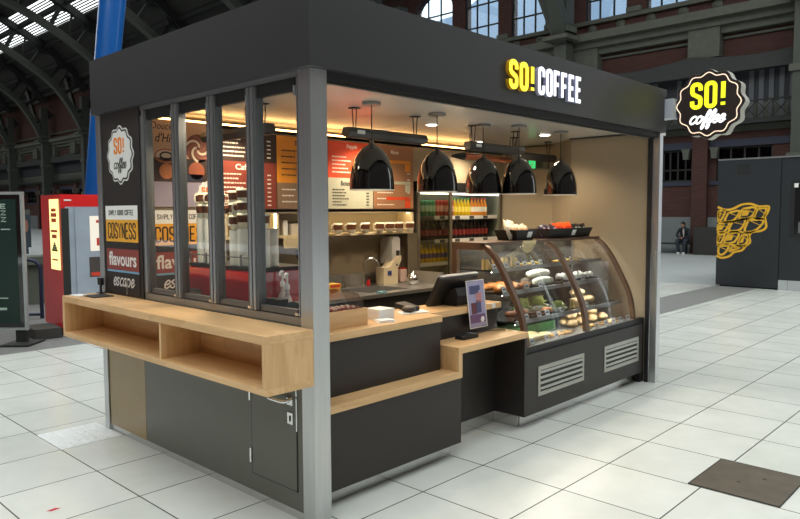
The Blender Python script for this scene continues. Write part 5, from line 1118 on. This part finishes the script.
for i in range(7):
    for j in range(7): b.lathe([(0.016, 0), (0.011, 0.004), (0.0, 0.004)], (-0.39+0.058*i, 2.205+0.062*j, 0.003), 8)
b.build('studs', mat('chalk_white', (1, 1, 1)), t)
b = MB(); b.prism([(0, 0), (0.05, 0.01), (0.07, -0.012), (0.02, -0.02)], (-0.86, 1.22, 0.0006), X_, Y_, 0.001); tag(b.build('red_scrap', mat('scrap_red', srgb(200, 40, 60), 0.6)), 'tiny red scrap of paper on the tiles before the beech shelf', 'litter')

# vending machine: one red side with a lit column, front with posters
t = thing('vending_machine', (1.6, 7.2, 0), 'red and grey vending machine with a lit yellow side column, behind the shelf', 'vending machine')
N = Vector((1.30, 6.62, 0)); dl_ = Vector((-0.10, 1.0, 0)).normalized(); dl_ = (Vector((1.36, 7.36, 0))-N).normalized(); dr_ = Vector((dl_.y, -dl_.x, 0)); up = Vector((0, 0, 1))
def vb(a0, a1, c0, c1, z0, z1, mb, mi=0):   # a along the left side, c along the front, metres from the near corner
    vs = [N+dl_*a+dr_*c+up*z for z in (z0, z1) for a, c in ((a0, c0), (a0, c1), (a1, c1), (a1, c0))]; return mb.add(vs, [(0, 1, 2, 3), (7, 6, 5, 4), (0, 4, 5, 1), (1, 5, 6, 2), (2, 6, 7, 3), (3, 7, 4, 0)], mi)
M_vred = mat('vending_red', srgb(216, 34, 36), 0.35, var=0.03); M_vgrey = mat('vending_grey', srgb(156, 166, 180), 0.4)
b = MB(); vb(0, 0.88, 0.0, 0.95, 0.10, 1.84, b); b.build('cabinet', M_vred, t)
b = MB(); vb(-0.01, 0.0, 0.05, 0.93, 0.12, 1.68, b); vb(-0.03, -0.01, 0.16, 0.93, 0.16, 1.66, b); b.build('door', M_vgrey, t)
b = MB(); vb(-0.012, 0.0, 0.0, 0.09, 0.12, 1.66, b); b.build('door_post', M_irond, t)
b = MB(); vb(0.09, 0.46, -0.012, 0.0, 0.86, 1.78, b); b.build('lit_panel', emit('yellow_backlight', (1.0, 0.80, 0.32), 1.35), t)
b = MB(); rn = random.Random(2)
for z, h, q in ((1.48, 0.05, 0.10), (1.55, 0.05, 0.12), (1.62, 0.04, 0.10), (1.35, 0.03, 0.14), (1.27, 0.05, 0.10), (0.98, 0.02, 0.12)): vb(0.27-q, 0.27+q, -0.015, -0.0122, z, z+h, b, 0)
for i in range(4): vb(0.27-0.12+0.03*i, 0.27+0.12-0.03*i, -0.015, -0.0122, 1.10+0.03*i, 1.128+0.03*i, b, 1)
b.build('panel_print', [mat('print_red', srgb(214, 92, 40), 0.5), mat('print_green', srgb(70, 84, 40), 0.5)], t)
b = MB(); vb(-0.034, -0.03, 0.34, 0.86, 1.10, 1.56, b, 0); vb(-0.034, -0.03, 0.32, 0.86, 0.76, 1.02, b, 1); b.build('poster', [emit('poster_white', (0.95, 0.86, 0.74), 0.55), mat('poster_dark', srgb(70, 62, 60), 0.5)], t)
b = MB()
for z, a, q in ((1.47, 0.42, 0.16), (1.41, 0.52, 0.22), (1.36, 0.56, 0.2)): vb(-0.037, -0.0345, a, a+q, z, z+0.035, b, 0)
vb(-0.037, -0.0345, 0.42, 0.60, 1.17, 1.27, b, 0)
for i in range(4): vb(-0.037, -0.0345, 0.52, 0.80, 0.80+0.05*i, 0.815+0.05*i, b, 1)
vb(-0.037, -0.0345, 0.34, 0.46, 0.77, 0.82, b, 0)
b.build('poster_print', [mat('print_vermilion', srgb(200, 60, 40), 0.5), M_paper], t)
b = MB(); vb(-0.006, 0.0, 0.04, 0.13, 1.755, 1.775, b); b.build('badge', M_white, t)
b = MB(); vb(0.02, 0.70, 0.02, 0.93, 0.0, 0.10, b); b.build('base', M_black, t)
b = MB(); vb(0.0, 0.50, -0.36, -0.04, 0.0, 0.13, b); tag(b.build('concrete_block', mat('dark_rubber', srgb(58, 56, 52), 0.8, bump=0.4)), 'low dark rubber block on the ground beside the red vending machine', 'block')
# advertising stand on the left
t = thing('advert_stand', (0.6, 6.6, 0), 'dark green advertising panel in a silver frame beside the blue hoop barrier', 'advertising panel')
A = Vector((0.80, 6.46, 0)); da = Vector((-0.70, 0.72, 0)).normalized(); na = Vector((da.y, -da.x, 0)); na = na if na.dot(Vector((-2.2, -2.7, 0))-A) > 0 else -na
def ab(a0, a1, d0, d1, z0, z1, mb, mi=0):
    vs = [A+da*a+na*d+up*z for z in (z0, z1) for a, d in ((a0, d0), (a0, d1), (a1, d1), (a1, d0))]; return mb.add(vs, [(0, 1, 2, 3), (7, 6, 5, 4), (0, 4, 5, 1), (1, 5, 6, 2), (2, 6, 7, 3), (3, 7, 4, 0)], mi)
b = MB(); ab(0, 1.1, -0.04, 0.0, 0.17, 1.86, b); b.build('frame', mat('silver_frame', srgb(176, 180, 180), 0.35, 0.5), t)
b = MB(); ab(0.035, 1.065, 0.0005, 0.004, 0.205, 1.825, b); b.build('black_border', M_gloss, t)
b = MB(); ab(0.085, 1.0, 0.0045, 0.006, 0.26, 1.77, b); b.build('poster', mat('dark_green_poster', srgb(18, 44, 38), 0.3), t)
b = MB(); Uw = -da
for txt, z, w in (('Z', 1.58, 0.14), ('E', 1.70, 0.14), ('Z', 1.46, 0.14)): pass
Ow = lambda a, z: A+da*a+na*0.0062+up*z
caps(b, 'E', Ow(0.27, 1.655), Uw, Z_, 0.07, 0.06, 0.012, 0.001); caps(b, 'Z', Ow(0.27, 1.575), Uw, Z_, 0.07, 0.06, 0.012, 0.001); caps(b, 'Z', Ow(0.27, 1.495), Uw, Z_, 0.07, 0.06, 0.012, 0.001); b.prism([(0, 0), (0.11, 0), (0.11, 0.012), (0, 0.012)], Ow(0.27, 1.40), Uw, Z_, 0.001)
b.prism([(0, 0), (0.18, 0), (0.18, 0.012), (0, 0.012)], Ow(0.40, 0.56), Uw, Z_, 0.001); b.prism([(0, 0), (0.14, 0), (0.14, 0.03), (0, 0.03)], Ow(0.38, 0.42), Uw, Z_, 0.001)
b.build('poster_print', mat('pale_print', srgb(170, 190, 180), 0.5), t)
for a_ in (0.03, 0.94): b = MB(); ab(a_, a_+0.13, -0.08, -0.02, 0.02, 0.17, b); b.build('foot_post', M_irond, t)
for a_ in (-0.10, 0.86): b = MB(); ab(a_, a_+0.34, -0.22, 0.20, 0.0, 0.02, b); b.build('foot_plate', M_irond, t)
# blue leaning column
b = MB(); b.tube([(2.22, 8.38, 0.0), (2.406+0.05, 8.252, 1.954), (2.771, 8.162, 4.894), (3.03, 8.08, 7.0)], [0.15, 0.165, 0.198, 0.21], 32)
tag(b.build('blue_column', mat('blue_paint', srgb(8, 84, 158), 0.3, coat=0.3, var=0.03)), 'tall leaning glossy blue column rising behind the kiosk', 'column')
# bicycle hoop and rails
b = MB(); b.tube([(1.46, 8.75, 0.0), (1.46, 8.75, 0.78), (1.49, 8.72, 0.86), (1.58, 8.66, 0.90), (1.66, 8.60, 0.86), (1.70, 8.57, 0.78), (1.70, 8.57, 0.0)], 0.028, 10); b.tube([(1.46, 8.75, 0.06), (1.70, 8.57, 0.06)], 0.024, 8)
tag(b.build('hoop_barrier', mat('navy_paint', srgb(30, 36, 62), 0.4)), 'dark blue tubular hoop barrier between the advertising panel and vending machine', 'barrier')
b = MB(); b.box(1.75, 2.7, 10.4, 10.8, 0, 0.70); b.box(1.65, 2.8, 10.3, 10.9, 0.70, 0.84); tag(b.build('stone_bench', M_stone), 'pale grey block bench behind the blue hoop barrier', 'bench')
t = thing('poster_stand', (7.4, 27.0, 0), 'distant dark poster stand with a pale header beyond the blue hoop barrier', 'poster stand')
b = MB(); b.box(7.05, 7.75, 26.9, 27.05, 0.25, 1.75); b.box(7.15, 7.25, 26.93, 27.03, 0, 0.25); b.box(7.55, 7.65, 26.93, 27.03, 0, 0.25); b.build('panel', mat('poster_teal', srgb(40, 52, 62), 0.5), t)
b = MB(); b.box(7.07, 7.73, 26.89, 26.899, 1.55, 1.73); b.build('header', M_stone, t)
b = MB(); b.blob((7.25, 26.895, 1.0), (0.12, 0.004, 0.35), 10); b.blob((7.58, 26.895, 1.1), (0.08, 0.004, 0.25), 10, 1); b.build('poster_print', [mat('poster_blue', srgb(70, 110, 140), 0.5), mat('poster_skin', srgb(150, 100, 80), 0.5)], t)

# dark kiosk on the right with a yellow waffle graphic
KX = 13.0
t = thing('dark_kiosk', (14.2, 0, 0), 'large anthracite kiosk with a yellow drawn lattice graphic, standing apart on the pale floor', 'kiosk')
M_ant = mat('anthracite_steel', srgb(38, 42, 46), 0.4, var=0.04)
b = MB(); b.box(KX, KX+2.6, 1.38, 2.57, 0.03, 2.62); b.box(KX+0.02, KX+2.6, -3.2, 1.37, 0.20, 2.62); b.box(KX+0.03, KX+0.05, 1.36, 1.40, 0.03, 2.6); b.build('cladding', M_ant, t)
b = MB(); b.box(KX-0.01, KX+2.6, -3.2, 2.575, 2.62, 2.65); b.build('top_trim', mat('trim_grey', srgb(110, 112, 112), 0.5), t)
b = MB(); b.box(KX+0.0, KX+2.6, -3.2, 1.37, 0.0, 0.20); b.build('plinth', M_far, t); b = MB(); b.box(KX+0.05, KX+2.5, 1.40, 2.5, 0.0, 0.03); b.build('base', M_black, t)
b = MB(); b.box(KX-0.006, KX-0.001, 1.95, 2.20, 2.32, 2.53); b.build('vent', M_black, t)
b = MB(); b.box(KX+0.0, KX+0.019, -1.6, 1.20, 1.06, 2.16); b.build('window_frame', M_black, t)
b = MB(); b.box(KX-0.006, KX-0.001, -1.5, 1.12, 1.12, 2.10); b.build('window_pane', mat('dark_glass', srgb(28, 30, 30), 0.08), t)
b = MB(); b.box(KX-0.02, KX-0.007, 0.70, 1.04, 1.14, 1.36); b.build('notice', mat('grey_notice', srgb(96, 98, 98), 0.5), t)
b = MB(); b.box(KX-0.02, KX-0.007, 1.06, 1.13, 2.03, 2.11); b.build('number_label', M_paper, t); b = MB(); b.blob((KX-0.012, 0.98, 1.80), (0.006, 0.018, 0.018), 10); b.build('knob', M_chrome, t)
# graphic: rows of pillow shaped cells drawn with yellow contour lines, clipped at the kiosk corner
b = MB(); K = lambda px, py: ((px-715)*0.0218*1.0, 1.6-(py-212)*0.0213)     # sketch grid of the drawing, metres on the wall
O = (KX-0.0005, 2.565, 0)
def G(pts): return [K(*p) for p in pts]
outline = [(715, 209), (722, 212), (729, 211), (737, 207), (745, 206.5), (752, 209), (760, 209), (759, 215), (757, 219), (758.5, 228), (754, 232), (747, 233), (744, 237), (745, 243), (741, 247), (738, 251), (731, 253), (727, 257), (720, 259), (715, 257)]
b.stroke(smooth2(G(outline), 3), 0.045, O, LY, Z_, 0.004)
cells = [[(716, 213), (722, 213), (719, 221), (716, 222)], [(725, 215), (735, 213), (730, 222), (722, 223)], [(738, 211), (749, 210), (745, 219), (735, 220)], [(751, 211), (758, 211), (755, 220), (748, 219)],
 [(716, 226), (726, 224), (722, 233), (716, 233)], [(729, 224), (740, 221), (736, 231), (726, 232)], [(743, 222), (756, 222), (750, 231), (740, 233)],
 [(716, 237), (722, 236), (719, 244), (716, 245)], [(726, 235), (735, 234), (731, 243), (722, 244)], [(738, 236), (743, 237), (741, 245), (734, 246)],
 [(717, 248), (726, 247), (722, 255), (717, 255)], [(729, 248), (736, 248), (730, 251), (727, 252)]]
for c in cells:
    g = G(c); b.stroke(smooth2(g+[g[0]], 3), 0.042, O, LY, Z_, 0.004)
    cx = sum(p[0] for p in g)/4; cz = sum(p[1] for p in g)/4
    b.prism([(cx+(x-cx)*0.55-0.03, cz+(z-cz)*0.6) for x, z in reversed(g)], O, LY, Z_, 0.004) if len(c) == 4 and c[0][0] % 2 == 0 else None
    b.stroke([g[0], ((g[1][0]+g[2][0])/2, (g[1][1]+g[2][1])/2)], 0.012, O, LY, Z_, 0.004)
for ln in ([(715, 223.5), (723, 224), (731, 223), (741, 220.5), (748, 220), (757, 221)], [(715, 235), (724, 234), (732, 233), (738, 233.5), (746, 234)], [(715, 246.5), (723, 245.5), (730, 246), (737, 247), (741, 246.5)]): b.stroke(smooth2(G(ln), 3), 0.036, O, LY, Z_, 0.004)
b.build('graphic', mat('graphic_yellow', srgb(224, 170, 40), 0.5), t)

# dark cabinet and bench at the brick wall, and the person sitting there
b = MB(); b.box(23.2, 23.7, 6.05, 6.90, 0, 0.98); tag(b.build('dark_cabinet', mat('cabinet_dark', srgb(44, 42, 40), 0.6)), 'low dark cabinet against the brick wall beside the sitting person', 'cabinet')
t = thing('wall_bench', (23.3, 9.0, 0), 'thin dark bench along the grey wall base under the sitting person', 'bench')
b = MB(); b.box(23.1, 23.55, 6.95+0.12, 10.6, 0.35, 0.40); b.build('seat', M_irond, t)
for y in (7.25, 9.0, 10.3): b = MB(); b.box(23.2, 23.5, y-0.03, y+0.03, 0, 0.35); b.build('leg', M_irond, t)
# ---- person
def person(loc, rz):
    root = thing('person', loc, 'person in a dark jacket, dark trousers and white shoes sitting hunched on the bench', 'person')
    root.rotation_euler = (0, 0, rz)
    # joints in local space, facing +x; seat height 0.48
    J = {'pel': (0, 0, 0.58), 'wst': (0.05, 0, 0.74), 'chs': (0.14, 0, 0.93), 'nk0': (0.20, 0, 1.04), 'nk1': (0.25, 0, 1.10), 'hd': (0.31, 0, 1.18)}
    V = []; E_ = []; R = []
    def add(p, r, par=None):
        V.append(p); R.append(r)
        if par is not None: E_.append((par, len(V)-1))
        return len(V)-1
    pel = add(J['pel'], 0.135); wst = add(J['wst'], 0.135, pel); chs = add(J['chs'], 0.15, wst); nk0 = add(J['nk0'], 0.09, chs); nk1 = add(J['nk1'], 0.055, nk0)
    groups = []
    for s in (-1, 1):
        hp = add((0.05, s*0.10, 0.56), 0.09, pel); kn = add((0.47, s*0.15, 0.53), 0.065, hp); an = add((0.40, s*0.10, 0.10), 0.042, kn); add((0.43, s*0.10, 0.05), 0.04, an)
        sh_ = add((0.18, s*0.19, 0.99), 0.062, chs); el = add((0.28, s*0.26, 0.74), 0.048, sh_); wr = add((0.44, s*0.07, 0.66), 0.033, el); add((0.47, s*0.05, 0.655), 0.03, wr)
    def skin_mesh(name, V, E_, R, m, parent, root_i=0, lv=1):
        me = bpy.data.meshes.new(name); ob = bpy.data.objects.new(name, me); COL.objects.link(ob); ob.parent = parent; WORLD[ob.name] = Vector(loc)
        me.from_pydata(V, E_, []); ob.modifiers.new('skin', 'SKIN'); me.materials.append(m)
        for i, v in enumerate(me.skin_vertices[0].data): v.radius = (R[i], R[i]); v.use_root = (i == root_i)
        s = ob.modifiers.new('sub', 'SUBSURF'); s.levels = lv; s.render_levels = lv
        for p in ob.modifiers:
            if p.type == 'SKIN': p.use_smooth_shade = True
        return ob
    body = skin_mesh('body', V, E_, R, mat('dark_jacket', srgb(30, 30, 34), 0.8), root)
    def part(name, mb, m):
        ob = mb.build(name, m); ob.parent = root; ob.location = (0, 0, 0); return ob
    def loc_build(mb, name, m):
        me = bpy.data.meshes.new(name); ob = bpy.data.objects.new(name, me); COL.objects.link(ob); ob.parent = root; me.from_pydata(mb.v, [], mb.f); 
        for q in (m if isinstance(m, list) else [m]): me.materials.append(q)
        me.polygons.foreach_set('material_index', mb.m); me.polygons.foreach_set('use_smooth', mb.sm); return ob
    skn = mat('skin', srgb(168, 122, 100), 0.6)
    h = MB(); h.blob((0.30, 0, 1.19), (0.088, 0.074, 0.112), 18); h.blob((0.385, 0, 1.165), (0.018, 0.013, 0.02), 8); h.blob((0.295, 0.075, 1.18), (0.018, 0.01, 0.027), 8); h.blob((0.295, -0.075, 1.18), (0.018, 0.01, 0.027), 8)
    h.blob((0.372, 0, 1.125), (0.012, 0.024, 0.006), 8, 1)
    for s in (-1, 1): h.blob((0.372, s*0.03, 1.195), (0.01, 0.012, 0.006), 8, 1)
    loc_build(h, 'head', [skn, mat('dark_feature', srgb(60, 36, 32), 0.6)])
    h = MB(); h.blob((0.285, 0, 1.222), (0.102, 0.086, 0.10), 16, noise=0.05, seed=8); h.blob((0.245, 0, 1.18), (0.075, 0.084, 0.10), 14, noise=0.05, seed=9); loc_build(h, 'hair', mat('black_hair', srgb(18, 16, 16), 0.6))
    # pale shirt front and grey-blue trousers
    h = MB(); h.tube([(0.30, 0.03, 1.03), (0.285, 0.02, 0.93), (0.235, 0.01, 0.80), (0.20, 0, 0.70)], [0.02, 0.035, 0.03, 0.02], 8); loc_build(h, 'shirt', mat('pale_shirt', srgb(190, 186, 180), 0.8))
    for s in (-1, 1):
        h = MB(); h.tube([(0.05, s*0.09, 0.57), (0.25, s*0.125, 0.56), (0.455, s*0.15, 0.545), (0.485, s*0.15, 0.50), (0.45, s*0.13, 0.34), (0.405, s*0.10, 0.13)], [0.11, 0.10, 0.08, 0.075, 0.066, 0.055], 12); loc_build(h, 'trouser_leg', mat('dark_trousers', srgb(40, 46, 56), 0.8))
        h = MB(); h.blob((0.46, s*0.10, 0.045), (0.13, 0.05, 0.045), 12); h.box(0.34, 0.58, s*0.10-0.045, s*0.10+0.045, 0.0, 0.02); loc_build(h, 'shoe', mat('white_shoe', srgb(214, 214, 210), 0.6))
        # hand: palm with four fingers and a thumb closed round the phone
        h = MB(); h.blob((0.495, s*0.045, 0.66), (0.04, 0.022, 0.035), 10)
        for i, L in enumerate((0.055, 0.065, 0.06, 0.048)):
            z = 0.685-0.018*i; h.tube([(0.51, s*0.045, z), (0.51+L*0.6, s*0.035, z+0.01), (0.51+L*0.8, s*0.008, z+0.012)], [0.009, 0.008, 0.006], 6)
        h.tube([(0.485, s*0.035, 0.69), (0.50, s*0.018, 0.715), (0.525, s*0.008, 0.72)], [0.011, 0.009, 0.007], 6); loc_build(h, 'hand', skn)
    return root
_p = person((23.45, 7.27, 0.0), PI); _p.scale = (0.9, 0.9, 0.9)
b = MB(); b.obox((22.97, 7.27, 0.625), (0.006, 0, 0.003), (0, 0.04, 0), (-0.03, 0, 0.06)); tag(b.build('phone', M_gloss), 'small dark phone held in the hands of the sitting person', 'phone')
